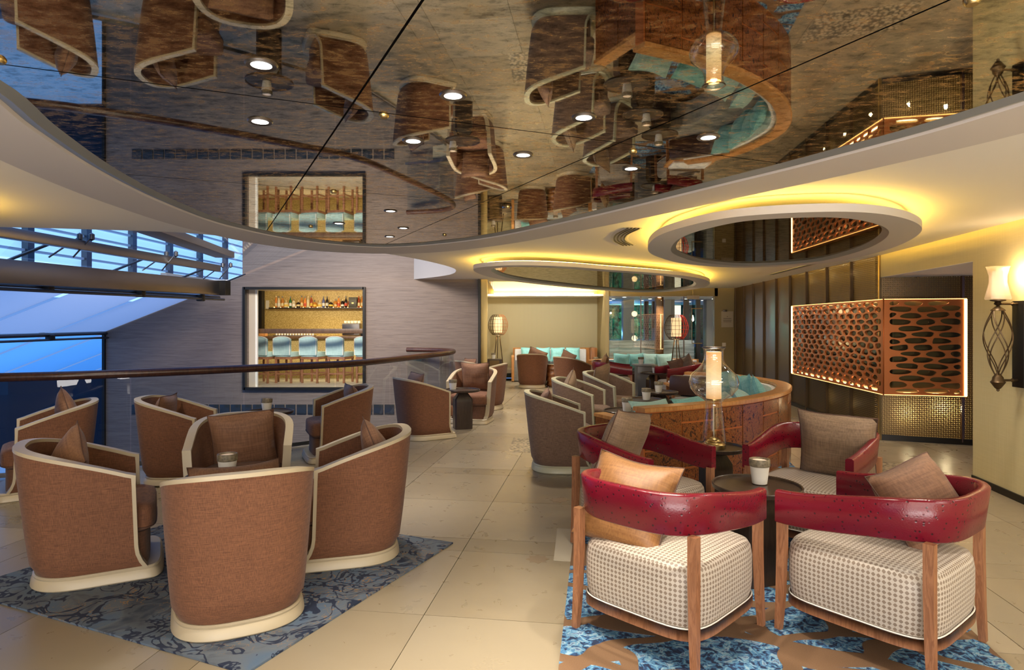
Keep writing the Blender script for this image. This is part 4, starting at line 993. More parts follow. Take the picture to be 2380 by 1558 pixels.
cage_lamp(3.52, 13.6, 'lantern floor lamp with a half red wire cage in front of the glass doors', simple('red_cage', (.75, .06, .03), .4), 1, zc=1.40, r=.27)

# ---------------------------------------------------------------- wall sconce
ny = 5.27; wx = SW(ny)
sc = thing('wall_sconce', 'twisted iron wall sconce with a tulip glass shade on the yellow wall', 'lamp', (wx - .20, ny, 0))
# local: wall is towards +x
MB().box((.178, 0, 1.32), (.03, .12, .72), bev=.005).obj('back_plate', M['black'], sc)
for z in (1.655, 1.02):
    m = MB(); m.tube([(0, 0, z), (.17, 0, z)], .010, 8); m.lathe([(.0, -.02), (.022, 0), (.0, .02)], (.12, 0, z), 12); m.obj('arm', M['bronze'], sc)
m = MB()
for s_ in (1, -1):
    for k in range(4):
        m.tube([((.012 + .088 * math.sin(PI * min(1, .12 + .86 * v))) * math.cos(k * PI / 2 + .3 + s_ * v * 2.4), (.012 + .088 * math.sin(PI * min(1, .12 + .86 * v))) * math.sin(k * PI / 2 + .3 + s_ * v * 2.4), 1.60 - .54 * v) for v in [i / 20 for i in range(21)]], .0048, 6)
m.obj('twisted_cage', M['bronze'], sc)
MB().lathe([(.010, 1.64), (.05, 1.605), (.052, 1.598), (.03, 1.60), (.012, 1.61)], n=20).obj('cap', M['bronze'], sc)
MB().lathe([(.0, 1.695), (.055, 1.69), (.055, 1.68), (.02, 1.672), (.03, 1.655), (.012, 1.64)], n=20).obj('cup_holder', M['bronze'], sc)
MB().lathe([(0, 1.085), (.018, 1.075), (.038, 1.045), (.042, 1.02), (.055, 1.005), (.042, .985), (.022, .955), (.010, .945), (.012, .935), (0, .925)], n=20).obj('finial', M['bronze'], sc)
MB().lathe([(.085, 1.69), (.092, 1.70), (.078, 1.76), (.062, 1.83), (.062, 1.89), (.078, 1.95), (.084, 1.965), (.078, 1.962), (.058, 1.89), (.058, 1.83), (.074, 1.76), (.086, 1.705)], n=32, cap=False).obj('glass_shade', M['tulip'], sc, angle=80)
MB().lathe([(.048, 1.70), (.045, 1.72), (.040, 1.92), (.036, 1.93)], n=24).obj('glow_tube', M['sconce_glow'], sc)
point('lamp_bulb', (.10, 0, 1.90), 5, (1, .72, .40), .04, sc)
# ---------------------------------------------------------------- round burl sofa
SP = catmull([(x, y, 0) for x, y in [(1.12, 5.38), (1.77, 5.71), (2.30, 6.08), (2.786, 6.586), (3.07, 7.01), (3.30, 7.55), (3.36, 8.07), (3.2, 8.83), (2.95, 9.2), (2.62, 9.45)]], 8)
L = [0.0]
for a, b in zip(SP, SP[1:]): L.append(L[-1] + (b - a).length)
SN = [-n for n in normals2(SP, False)]
if (Vector((SP[40].x, SP[40].y)) + SN[40] - Vector((1.9, 7.8))).length > (Vector((SP[40].x, SP[40].y)) - Vector((1.9, 7.8))).length: SN = [-n for n in SN]
def sat(s, d=0):
    s = max(0, min(L[-1] - 1e-4, s))
    i = max(k for k in range(len(L)) if L[k] <= s); i = min(i, len(SP) - 2); t_ = (s - L[i]) / (L[i + 1] - L[i]); p = SP[i].lerp(SP[i + 1], t_); n = SN[i].lerp(SN[i + 1], t_).normalized()
    return Vector((p.x + n.x * d, p.y + n.y * d))
def swept(name, mat, parent, prof, s0=0, s1=None, n=60, angle=30):
    s1 = s1 if s1 is not None else L[-1]
    rws = []
    for k in range(n + 1):
        s = s0 + (s1 - s0) * k / n; rws.append([Vector((*sat(s, d), z)) for d, z in prof])
    m = MB(); m.grid([r + [r[0]] for r in rws]); m.add(rws[0], [tuple(range(len(prof)))]); m.add(rws[-1], [tuple(range(len(prof)))[::-1]])
    return m.obj(name, mat, parent, angle=angle)
inlay_m = simple('copper_inlay', (.62, .20, .06), .35, .3)
sofa = thing('round_sofa', 'curved sofa clad in burl wood panels with turquoise pillows inside', 'sofa', (0, 0, 0))
swept('back_shell', inlay_m, sofa, [(.010, .0), (.12, 0), (.12, .735), (.010, .735)])
swept('rim', M['orange_wood'], sofa, [(-.012, .735), (.155, .735), (.155, .765), (.145, .772), (0, .772), (-.012, .765)])
swept('back_cushion', M['white_fabric'], sofa, [(.125, .40), (.24, .40), (.235, .66), (.21, .725), (.16, .733), (.125, .72)], .1)
swept('seat', M['grey_fabric'], sofa, [(.13, .10), (.80, .10), (.80, .38), (.78, .415), (.70, .43), (.13, .43)], .14)
s = .012; k = 0; rnd = random.Random(3); H = .73
while s < L[-1] - .05:
    w = min(.40, L[-1] - s - .01); cuts = [[.0, .40, H], [.0, .22, .62, H], [.0, .52, H], [.0, .30, H], [.0, .16, .58, H]][k % 5]
    for z0, z1 in zip(cuts, cuts[1:]):
        rws = []
        for q in range(6):
            ss = s + .007 + (w - .014) * q / 5; rws.append([Vector((*sat(ss, d), z)) for d, z in ((.012, z0 + .007), (0, z0 + .010), (0, z1 - .010), (.012, z1 - .007))])
        m = MB(); m.grid([r + [r[0]] for r in rws]); m.add(rws[0], [(0, 1, 2, 3)]); m.add(rws[-1], [(3, 2, 1, 0)]); m.obj('burl_panel', M['burl'], sofa, angle=30)
    s += w; k += 1
# low end panel
ea, eb = Vector((1.125, 5.40)), Vector((.80, 6.10)); ed = (eb - ea).normalized(); en = Vector((ed.y, -ed.x))
if en.x < 0: en = -en
m = MB(); m.prism([ea + en * .012, eb + en * .012, eb + en * .11, ea + en * .11], 0, .60); m.obj('end_panel', inlay_m, sofa, smooth=False)
m = MB(); m.prism([ea - en * .01, eb - en * .01 + ed * .01, eb + en * .12 + ed * .01, ea + en * .12], .60, .632); m.obj('end_rim', M['orange_wood'], sofa, smooth=False)
for q in range(2):
    for z0, z1 in ((.0, .30), (.30, .60)):
        a = ea + ed * (.39 * q + .008); b = ea + ed * (.39 * (q + 1) - .004 if q == 0 else .772 - .006)
        MB().prism([a, b, b + en * .013, a + en * .013], z0 + .006, z1 - .006).obj('burl_panel', M['burl'], sofa, smooth=False)
# brown bolster and turquoise pillows on the sofa
bo = MB().box((0, 0, 0), (.66, .16, .30), bev=.06).obj('bolster', M['brown_leather']); bo.location = (2.60, 9.16, .58); bo.rotation_euler = (R(-8), 0, R(-34)); tag(bo, 'dark brown leather back bolster at the far end of the round sofa', 'cushion')
GT = 'turquoise pillows on the round sofa'
def tq(s, d, lab, mat='turq', size=.44, tilt=-18, roll=0, yaw=0, z=.66, seed=0):
    p = sat(s, d); q = sat(s, d + .1); n = (q - p).normalized(); rz = face(n.x, n.y)
    pillow(lab, GT, mat, size, M0=Matrix.Translation((p.x, p.y, z)) @ Matrix.Rotation(rz + R(yaw), 4, 'Z'), rot=(tilt, roll, 0), seed=seed)
tq(.42, .34, 'turquoise pillow edge above the near rim of the round sofa, left one', 'turq_pale', z=.60, seed=1, tilt=-42)
tq(.98, .34, 'turquoise pillow edge above the near rim behind the glass lamp foot', 'turq', z=.60, seed=2, tilt=-42)
tq(1.60, .36, 'pale turquoise pillow lying low against the near rim of the round sofa', 'turq_pale', z=.61, seed=0, tilt=-42)
tq(2.15, .36, 'turquoise pillow nearest the right bend of the round sofa, lying low', 'turq_pale', z=.60, seed=3, tilt=-40, roll=14)
tq(3.05, .34, 'turquoise pillow in the right bend of the round sofa, corner up', 'turq', z=.63, seed=1, tilt=-20, roll=14)
tq(3.42, .40, 'bright turquoise pillow standing second in the bend of the round sofa', 'turq', z=.645, size=.44, seed=2, roll=8)
tq(3.85, .42, 'green turquoise pillow leaning beside the bright one', 'turq', z=.63, size=.46, seed=3, roll=-12)
tq(4.35, .36, 'turquoise pillow farthest round the sofa bend', 'turq', z=.62, seed=0, roll=10)

# ---------------------------------------------------------------- far sofas
s1 = thing('wall_sofa', 'long wood-framed sofa against the olive wall at the far end', 'sofa', (0, 0, 0))
MB().box((1.05, 16.95, .50), (2.05, .08, .66), bev=.01).obj('back_frame', M['orange_wood'], s1)
MB().box((1.02, 16.86, .60), (1.9, .12, .40), bev=.04).obj('back_cushion', M['white_fabric'], s1)
MB().box((1.05, 16.50, .30), (1.9, .80, .22), bev=.05).obj('seat', M['grey_fabric'], s1)
MB().box((1.05, 16.50, .10), (1.9, .76, .18)).obj('plinth', M['dark_wood'], s1, smooth=False)
MB().box((.02, 16.42, .33), (.07, .90, .62), bev=.01).obj('arm', M['orange_wood'], s1); MB().box((.13, 16.02, .29), (.16, .04, .52), bev=.01).obj('arm_panel', M['grey_fabric'], s1)
MB().box((2.14, 16.7, .46), (.16, .50, .78), bev=.05).obj('arm', M['bark'], s1)
for i, x in enumerate((.42, .82, 1.20, 1.60)):
    pillow('turquoise pillow on the far wall sofa, ' + ['leftmost', 'second from left', 'third from left', 'rightmost'][i], 'turquoise pillows on the far wall sofa', 'turq', .37, loc=(x, 16.66, .665), rot=(-14, 0, 4 * (i % 2)), M0=Matrix.Rotation(0, 4, 'Z'), seed=i)
s2 = thing('curved_sofa', 'low curved wooden sofa in front of the glass wall with four pale turquoise pillows', 'sofa', (0, 0, 0))
arc = [Vector((3.0 + 1.35 * math.cos(R(a)), 13.7 + .95 * math.sin(R(a)), 0)) for a in range(30, 176, 8)]
def arcsweep(name, mat, prof):
    nn2 = normals2(arc, False); rws = []
    for p, n in zip(arc, nn2):
        c_ = Vector((3.0, 13.7)) - Vector((p.x, p.y)); n = n if n.dot(c_) > 0 else -n; rws.append([Vector((p.x + n.x * d, p.y + n.y * d, z)) for d, z in prof])
    m = MB(); m.grid([r + [r[0]] for r in rws]); m.add(rws[0], [tuple(range(len(prof)))]); m.add(rws[-1], [tuple(range(len(prof)))[::-1]]); return m.obj(name, mat, s2, angle=30)
arcsweep('back_frame', M['orange_wood'], [(0, 0), (.08, 0), (.08, .68), (0, .68)]); arcsweep('back_cushion', M['white_fabric'], [(.08, .36), (.2, .36), (.18, .66), (.08, .665)]); arcsweep('seat', M['brown_leather'], [(.09, .08), (.62, .08), (.62, .36), (.09, .40)])
for i, (x, y, mt) in enumerate(((2.45, 14.22, 'turq'), (2.80, 14.30, 'turq'), (3.12, 14.28, 'turq_pale'), (3.42, 14.18, 'turq_pale'))):
    pillow('pillow on the curved sofa before the glass wall, ' + ['turquoise, leftmost', 'turquoise, second from left', 'pale turquoise, third from left', 'pale turquoise, rightmost'][i], 'pillows on the curved sofa', mt, .37, loc=(x, y, .62), rot=(-12, 4 * (-1) ** i, 0), seed=i)
ft = MB().box((0, 0, 0), (.62, .40, .03), bev=.01).obj('serving_tray', simple('white_tray', (.85, .85, .85), .4)); ft.location = (2.95, 10.55, .50); tag(ft, 'white flat tray edge seen under the far right burgundy armchair', 'tray')
tb = thing('low_table', 'low wooden table carrying the white tray behind the round sofa', 'table', (2.95, 10.55, 0)); MB().box((0, 0, .465), (.75, .5, .04), bev=.008).obj('top', M['orange_wood'], tb)
for a in (-1, 1):
    for b in (-1, 1): MB().box((a * .32, b * .2, .22), (.04, .04, .45), bev=.004).obj('leg', M['oak'], tb)

# ---------------------------------------------------------------- balustrade
hr = thing('balustrade', 'curved dark wooden handrail on frameless glass panels along the void', 'railing', (0, 0, 0))
RP = [Vector((p.x, p.y, .97)) for p in RAILC]
MB().tube(RP, .045, 10, rb=.045).obj('handrail', M['rail_wood'], hr)
RL = [0]
for a, b in zip(RP, RP[1:]): RL.append(RL[-1] + (b - a).length)
def rat(s):
    s = max(0, min(RL[-1] - 1e-4, s)); i = max(k for k in range(len(RL)) if RL[k] <= s); i = min(i, len(RP) - 2); return RP[i].lerp(RP[i + 1], (s - RL[i]) / (RL[i + 1] - RL[i]))
s = 3.0; 
while s < RL[-1] - .2:
    w = min(1.12, RL[-1] - s); pts = [rat(s + .006 + (w - .012) * q / 4) for q in range(5)]
    m = MB(); n_ = normals2([Vector((p.x, p.y, 0)) for p in pts], False)
    A_ = [(p.x + n.x * .006, p.y + n.y * .006) for p, n in zip(pts, n_)]; B_ = [(p.x - n.x * .006, p.y - n.y * .006) for p, n in zip(pts, n_)]
    m.grid([[(x, y, .0) for x, y in A_], [(x, y, .945) for x, y in A_]]); m.obj('glass_panel', M['rail_glass'], hr)
    s += w
m = MB(); m.grid([[(p.x - .03, p.y - .02, .045) for p in RAILC], [(p.x + .03, p.y + .02, .045) for p in RAILC]]); m.grid([[(p.x - .03, p.y - .02, .0) for p in RAILC], [(p.x - .03, p.y - .02, .045) for p in RAILC]]); m.obj('shoe_channel', M['steel'], hr)

# ---------------------------------------------------------------- bar room beyond the window
bz = .20
br = MB(); br.box((-4.1, 16.4, 1.3), (6, .12, 2.4)); br.box((-1.5, 14.6, 1.3), (.12, 3.6, 2.4))
struct(br.obj('wall_bar', M['mosaic'], smooth=False))
struct(MB().box((-4.1, 14.6, bz - .03), (6, 3.7, .06)).obj('floor_bar', M['stone_light'], smooth=False))
struct(MB().box((-4.1, 14.7, 2.34), (6, 3.7, .06)).obj('ceiling_bar', M['white_paint'], smooth=False))
struct(MB().box((-7.0, 14.6, 1.3), (.12, 3.7, 2.4)).obj('wall_bar_left', M['jamb'], smooth=False))
struct(MB().box((-5.25, 12.84, 1.18), (.14, .10, 1.97)).obj('trim_4', M['jamb'], smooth=False))
struct(MB().box((-5.165, 12.83, 1.18), (.05, .05, 1.97)).obj('trim_5', M['cup_white'], smooth=False))
struct(MB().box((-6.43, 16.22, 1.3), (.14, .2, 2.2)).obj('trim_6', M['black'], smooth=False))
rl = tag(MB().box((-4.06, 12.98, 1.325), (2.28, .10, .095), bev=.008).obj('bar_rail', M['bar_wood']), 'thick dark wooden rail across the bar window opening', 'rail')
bc = thing('bar_counter', 'bar counter with mosaic front and dark top behind the turquoise stools', 'counter', (-4.3, 15.0, bz)); MB().box((0, .05, .46), (4.2, .5, .92)).obj('body', M['mosaic'], bc, smooth=False); MB().box((0, 0, .95), (4.4, .66, .06), bev=.008).obj('top', M['bar_wood'], bc)
sh_ = tag(MB().box((-4.68, 16.22, 1.865), (3.0, .22, .035), bev=.004).obj('bottle_shelf', M['dark_wood']), 'dark shelf carrying the bottles on the gold bar wall', 'shelf')
MB().box((-4.68, 16.33, 1.89), (2.9, .012, .01)).obj('led_strip', M['led'], sh_, smooth=False)
nt = tag(MB().box((-6.02 + .0, 16.325, 1.96), (.085, .012, .22)).obj('wall_notice', M['cup_white'], smooth=False), 'narrow white plate on the gold wall left of the bottles', 'plate')
nt.location = (-.27, 0, 0)
# bottles
GB = 'bottles on the bar shelf'
shapes = {'tall': [(.034, 0), (.037, .01), (.037, .16), (.030, .185), (.013, .215), (.012, .275)], 'squat': [(.05, 0), (.055, .02), (.055, .09), (.045, .12), (.014, .135), (.013, .175)], 'square': [(.042, 0), (.045, .01), (.045, .14), (.036, .155), (.015, .165), (.014, .20)], 'slim': [(.028, 0), (.030, .01), (.030, .19), (.02, .22), (.012, .24), (.012, .29)]}
bcol = {'amber': ((.55, .22, .04), .15), 'clear': ((.70, .62, .45), .12), 'green': ((.03, .16, .05), .15), 'black': ((.02, .012, .012), .15), 'red': ((.35, .05, .02), .15), 'orange': ((.75, .26, .05), .2), 'blue': ((.10, .12, .3), .2)}
bm_ = {k: simple('bottle_' + k, c, r) for k, (c, r) in bcol.items()}
lab_m = {'cream': simple('label_cream', (.75, .62, .35), .6), 'white': simple('label_white', (.8, .8, .78), .6), 'yellow': simple('label_yellow', (.80, .55, .08), .6), 'red': simple('label_red', (.6, .08, .04), .6)}
specs = [('slim', 'orange', 'cream', 'tallest orange bottle with a pale top, leftmost on the bar shelf'), ('tall', 'clear', 'white', 'clear bottle with blue-white label, second from left on the bar shelf'), ('tall', 'amber', 'cream', 'amber bottle with cream label and dark cap, third from left'), ('squat', 'clear', 'yellow', 'small pale round bottle left of the green one'), ('tall', 'green', 'white', 'green bottle with white label on the bar shelf'), ('square', 'clear', 'white', 'short bottle right of the green one'), ('squat', 'black', 'cream', 'dark squat bottle with curved cream label'), ('slim', 'amber', 'cream', 'tall slim amber bottle with cream label in the left half'), ('tall', 'orange', 'red', 'orange bottle with red label right of the slim amber one'), ('tall', 'clear', 'cream', 'pale bottle with cream label beside the orange one'), ('slim', 'red', 'yellow', 'slim dark red bottle near the shelf middle'), ('squat', 'amber', 'yellow', 'amber squat bottle with bright yellow label'), ('squat', 'clear', 'yellow', 'pale yellow round bottle at the shelf middle'), ('tall', 'blue', 'white', 'slender bottle with white and blue label'), ('tall', 'black', 'white', 'tall black bottle right of the blue-white one'), ('squat', 'black', 'yellow', 'dark low bottle with a pale yellow label'), ('square', 'amber', 'cream', 'square amber decanter with cream label'), ('tall', 'orange', 'red', 'plain orange-red bottle in the right half'), ('square', 'black', 'white', 'black bottle with white label, right half'), ('tall', 'black', 'red', 'tall black bottle with a red label at right'), ('square', 'red', 'cream', 'small dark red bottle beside the black box'), ]
proto = {}
x = -6.05
for i, (shp, c, lb, lab) in enumerate(specs):
    prof = shapes[shp]; w = prof[2][0]
    b = MB().lathe(prof, n=14).obj('bottle', bm_[c]); tag(b, lab, 'bottle', GB); b.location = (x + w, 16.20 - (.03 if i % 2 else -.0), 1.884)
    z0, z1 = (.04, .11) if shp in ('tall', 'slim') else (.03, .075)
    MB().lathe([(w + .001, z0), (w + .001, z1)], n=14, cap=False).obj('label', lab_m[lb], b)
    zt = prof[-1][1]; MB().lathe([(.014, zt - .03), (.015, zt - .03), (.015, zt + .012), (0, zt + .012)], n=10, cap=False).obj('cap', bm_['black'] if i % 3 else lab_m['cream'], b)
    x += 2 * w + .010
    if i == 19: x += .0
bx = tag(MB().box((0, 0, .13), (.20, .14, .26), bev=.004).obj('gift_box', simple('box_black', (.05, .045, .035), .4)), 'black upright carton with small gold mark on the bar shelf', 'box', None); bx.location = (-4.05, 16.2, 1.884)
MB().box((-.0, -.072, .11), (.05, .003, .03)).obj('gold_mark', M['brass'], bx, smooth=False)
for i, (xx, c, lb, lab) in enumerate(((-3.91, 'red', 'cream', 'dark red bottle right of the black carton'), (-3.83, 'amber', 'cream', 'rightmost amber bottle on the bar shelf'))):
    b = MB().lathe(shapes['slim'], n=14).obj('bottle', bm_[c]); tag(b, lab, 'bottle', GB); b.location = (xx, 16.2, 1.884); MB().lathe([(.031, .04), (.031, .12)], n=14, cap=False).obj('label', lab_m[lb], b)
cm = thing('coffee_machine', 'steel espresso machine with cups on top at the right of the bar', 'machine', (-3.80, 15.1, bz + .98)); MB().box((0, 0, .155), (.42, .30, .29), bev=.03).obj('body', M['steel'], cm); MB().box((-.05, -.155, .07), (.26, .02, .06), bev=.01).obj('drip_panel', M['black'], cm)
for k in range(5): MB().lathe([(.025, .30), (.033, .305), (.036, .36), (.032, .36)], (-.16 + .08 * k, 0, 0), 12).obj('cup', M['cup_white'], cm)
for i, (xx, cc, lab) in enumerate(((-5.82, 'orange_wood', 'small wooden box on the left of the bar counter'), (-3.45, 'black', 'black box at the right end of the bar counter'))):
    q = tag(MB().box((0, 0, .045), (.16, .14, .09), bev=.006).obj('counter_box', M[cc]), lab, 'box'); q.location = (xx, 14.85, bz + .98)
gt = thing('cup_tray', 'low rack of small pale glasses standing along the bar counter', 'rack', (-5.10, 14.9, bz + .98)); MB().box((0, 0, .01), (.95, .2, .02), bev=.004).obj('tray', M['steel'], gt)
gm2 = None
for k in range(14):
    o_ = MB().lathe([(.018, 0), (.024, .06), (.021, .06)], n=8) if gm2 is None else None
    if gm2 is None: gm2 = o_.mesh('glass', M['cup_white'])
    q = link('glass', gm2, gt); q.location = (-.43 + .066 * k, 0, .02)
area('bar_fill', (-4.1, 14.35, 2.27), (55, 0, 0), 3.4, 60, (1, .80, .48), .4)  # added fill under the bar ceiling, brightens the rear wall
# stools
st = thing('bar_stool', 'x', 'stool', (0, 0, 0), 0, 'turquoise bar stools at the bar counter')
m = MB(); rws = []
for j in range(9):
    u = -1 + 2 * j / 8; zt = 1.00 - .045 * abs(u) ** 2.6; rws.append([Vector((.20 * u, -.20 + .035 * (u * u) * -1 + o_, z)) for o_, z in ((0, .60), (0, zt - .02), (.012, zt), (.05, zt), (.065, zt - .02), (.065, .60))])
m.grid([r + [r[0]] for r in rws]); m.add(rws[0], [tuple(range(6))]); m.add(rws[-1], [tuple(range(6))[::-1]]); m.obj('backrest', M['stool_fabric'], st, angle=50)
e = [Vector((.20 * u, -.205, .61 if k in (0, 12) else (1.00 - .045 * abs(u) ** 2.6))) for k, u in enumerate([-1] + [-1 + 2 * q / 10 for q in range(11)] + [1])]; MB().tube([p + Vector((0, -.03 * (p.x / .2) ** 2, 0)) for p in e], .008, 6).obj('piping', M['cup_white'], st)
MB().box((0, .04, .615), (.42, .44, .11), bev=.03).obj('seat', M['stool_fabric'], st); MB().box((0, .04, .535), (.41, .43, .05), bev=.006).obj('seat_frame', M['oak'], st)
for a in (-1, 1):
    for b in (-1, 1): MB().box((a * .18, .04 + b * .19, .26), (.04, .04, .52), bev=.004).obj('leg', M['oak'], st)
for a in (-1, 1): MB().box((a * .18, .04, .17), (.022, .36, .03)).obj('stretcher', M['oak'], st, smooth=False)
for b in (-1, 1): MB().box((0, .04 + b * .19, .20), (.36, .022, .03)).obj('stretcher', M['oak'], st, smooth=False)
names = ['leftmost turquoise bar stool, partly behind the window jamb', 'second turquoise bar stool from the left in the bar window', 'middle turquoise bar stool in the bar window', 'fourth turquoise bar stool from the left in the bar window', 'rightmost turquoise bar stool, cut by the window frame']
for i, x in enumerate((-5.36, -4.86, -4.30, -3.73, -3.12)):
    if i == 0: st.location = (x, 13.75, bz); st.rotation_euler = (0, 0, R(-14)); st['label'] = names[0]
    else: dup(st, (x, 13.75, bz), R(-14), names[i])
for (x, y, pw) in ((-5.0, 14.9, 26), (-4.0, 14.9, 26), (-3.0, 14.9, 26), (-4.6, 15.6, 22), (-3.4, 15.6, 22)):
    spot('bar_spot', (x, y, 2.29), pw * 1.7, (1, .80, .5), 120, rad=.04)
for k, x in enumerate((-4.75, -4.0, -3.25)): q = tag(MB().lathe([(0, -.004), (.035, -.004)], (x, 13.6, 2.305), 16, cap=False).obj('bar_downlight', M['downlight']), 'tiny downlight in the bar ceiling, ' + ['left', 'middle', 'right'][k] + ' one', 'light')

# ---------------------------------------------------------------- backlit copper screen
M['edge_glow'] = simple('edge_glow', (1, .6, .3), .5, 0, (1, .45, .12), 3.5)  # emissive colour for the backlit glow along the screen's front rim
scr = thing('backlit_screen', 'folded copper screen with pebble-shaped holes and glowing edges on the bronze wall', 'wall art', (0, 0, 0))
FZ0, FZ1 = .62, 1.78
pf, pl_, pr = Vector((4.57, 7.80)), Vector((4.885, 11.05)), Vector((5.44, 7.60))
def holes(Lu, Hv, nx, ny, rnd):
    """rounded cells of a jittered, stretched net: pebble-shaped openings that never touch"""
    cu_, cv_ = Lu / nx, Hv / ny; k = cv_ / cu_; pts = []
    for j in range(-1, ny + 1):
        for i in range(-1, nx + 2):
            pts.append(((i + (j % 2) * .5 + rnd.uniform(-.20, .20)) * cv_, (j + .5 + rnd.uniform(-.17, .17)) * cv_))
    out = []; W = Lu * k
    for a in pts:
        if not (-.3 * cv_ < a[0] < W + .3 * cv_ and 0 < a[1] < Hv): continue
        e = .013; c = [(.022 * k + .010, .022), (W - .022 * k - .010, .022), (W - .022 * k - .010, Hv - .022), (.022 * k + .010, Hv - .022)]
        for b in pts:
            if b is a: continue
            dx, dy = a[0] - b[0], a[1] - b[1]; l = math.hypot(dx, dy)
            if l > 2.6 * cv_: continue
            nx_, ny_ = dx / l, dy / l; mx_, my_ = (a[0] + b[0]) / 2, (a[1] + b[1]) / 2
            c = clip(c, nx_, ny_, nx_ * mx_ + ny_ * my_ + (.0085 if abs(ny_) > .6 else .0075))
            if len(c) < 3: break
        if len(c) < 3: continue
        ar = abs(sum(c[q][0] * c[(q + 1) % len(c)][1] - c[(q + 1) % len(c)][0] * c[q][1] for q in range(len(c)))) / 2
        if ar < .12 * cv_ * cv_: continue
        for _ in range(2 if len(c) > 3 else 1):
            c = [p for q in range(len(c)) for p in ((c[q][0] * .74 + c[(q + 1) % len(c)][0] * .26, c[q][1] * .74 + c[(q + 1) % len(c)][1] * .26), (c[q][0] * .26 + c[(q + 1) % len(c)][0] * .74, c[q][1] * .26 + c[(q + 1) % len(c)][1] * .74))]
        out.append([(p[0] / k, p[1]) for p in c])
    return out
def screen(p0, p1, nx, ny, seed):
    Lu = (p1 - p0).length; Hv = FZ1 - FZ0; rnd = random.Random(seed); hs = holes(Lu, Hv, nx, ny, rnd)
    cu = bpy.data.curves.new('screen_sheet', 'CURVE'); cu.dimensions = '2D'; cu.fill_mode = 'BOTH'; cu.extrude = .012
    for poly_ in [[(0, 0), (Lu, 0), (Lu, Hv), (0, Hv)]] + hs:
        sp = cu.splines.new('POLY'); sp.points.add(len(poly_) - 1)
        for q, (a, b) in zip(sp.points, poly_): q.co = (a, b, 0, 1)
        sp.use_cyclic_u = True
    tmp = bpy.data.objects.new('tmp', cu); COL.objects.link(tmp); dg = bpy.context.evaluated_depsgraph_get(); me = bpy.data.meshes.new_from_object(tmp.evaluated_get(dg)); bpy.data.objects.remove(tmp)
    me.materials.clear(); me.materials.append(M['screen_copper']); me.name = 'screen_sheet'
    o = link('screen_sheet', me, scr); d = (p1 - p0).normalized()
    o.matrix_local = Matrix(((d.x, 0, -d.y, p0.x), (d.y, 0, d.x, p0.y), (0, 1, 0, FZ0), (0, 0, 0, 1)))
    rim = MB()
    for h in hs: rim.tube([(a, b, -.0) for a, b in h], .0045, 4, closed=True)
    r_ = rim.obj('hole_edging', simple('bright_copper', (.62, .30, .13), .4, .3) if 'be' not in globals() else globals()['be'], scr); r_.matrix_local = o.matrix_local; r_['kind'] = 'stuff'
    # shift edging to the room side
    nrm = Vector((d.y, -d.x)); 
    if nrm.dot(-p0) < 0: nrm = -nrm
    r_.location = r_.location + Vector((nrm.x * .014, nrm.y * .014, 0))
    m = MB(); q0, q1 = p0 - nrm * .10, p1 - nrm * .10
    m.prism([q0, q1, q1 - nrm * .012, q0 - nrm * .012], FZ0 + .0, FZ1); m.obj('back_panel', M['screen_back'], scr, smooth=False)
    return nrm
n1 = screen(pf, pl_, 14, 15, 5); n2 = screen(pf, pr, 3, 15, 8)
for (p, n, dd) in ((pl_, n1, (pf - pl_).normalized()), (pr, n2, (pf - pr).normalized())):
    c = p + dd * .012 - n * .02; MB().box((c.x + n.x * .03, c.y + n.y * .03, (FZ0 + FZ1) / 2), (.026, .026, FZ1 - FZ0), math.atan2(dd.y, dd.x)).obj('led_strip', M['led'], scr, smooth=False)
for (a, b, n) in ((pf, pl_, n1), (pf, pr, n2)):
    for z in (FZ0 + .012, FZ1 - .012):
        c = (a + b) / 2 - n * .055; d = (b - a).normalized(); MB().box((c.x, c.y, z), ((b - a).length, .012, .012), math.atan2(d.y, d.x)).obj('led_strip', M['led'], scr, smooth=False)
    for z in (FZ0 - .006, FZ1 + .006):
        c = (a + b) / 2 - n * .05; d = (b - a).normalized(); MB().box((c.x, c.y, z), ((b - a).length, .13, .008), math.atan2(d.y, d.x)).obj('frame', M['screen_copper'], scr, smooth=False)
        c = (a + b) / 2 + n * .016; MB().box((c.x, c.y, z), ((b - a).length, .004, .006), math.atan2(d.y, d.x)).obj('led_strip', M['edge_glow'], scr, smooth=False)  # glowing line imitates backlight on the front rim, no LED here

# ---------------------------------------------------------------- notice, plates on the ochre wall
nb = thing('notice_board', 'small paper notice on a clip hung on the ochre wall beside the bronze panels', 'notice', (5.38, 15.86, 1.58)); MB().box((0, 0, 0), (.30, .012, .40), bev=.003).obj('sheet', M['white_notice'], nb); MB().box((-.06, -.012, .215), (.10, .02, .05), bev=.006).obj('clip', M['steel'], nb)
for k, (w_, z_) in enumerate(((.03, .07), (.2, .02), (.21, -.02), (.2, -.06))): MB().box((0, -.009, z_), (w_, .003, .010)).obj('text_line', M['ink'], nb, smooth=False)
so = tag(MB().box((5.30, 15.865, .95), (.09, .01, .09), bev=.003).obj('wall_socket', M['cup_white']), 'small white switch plate low on the ochre wall', 'switch')

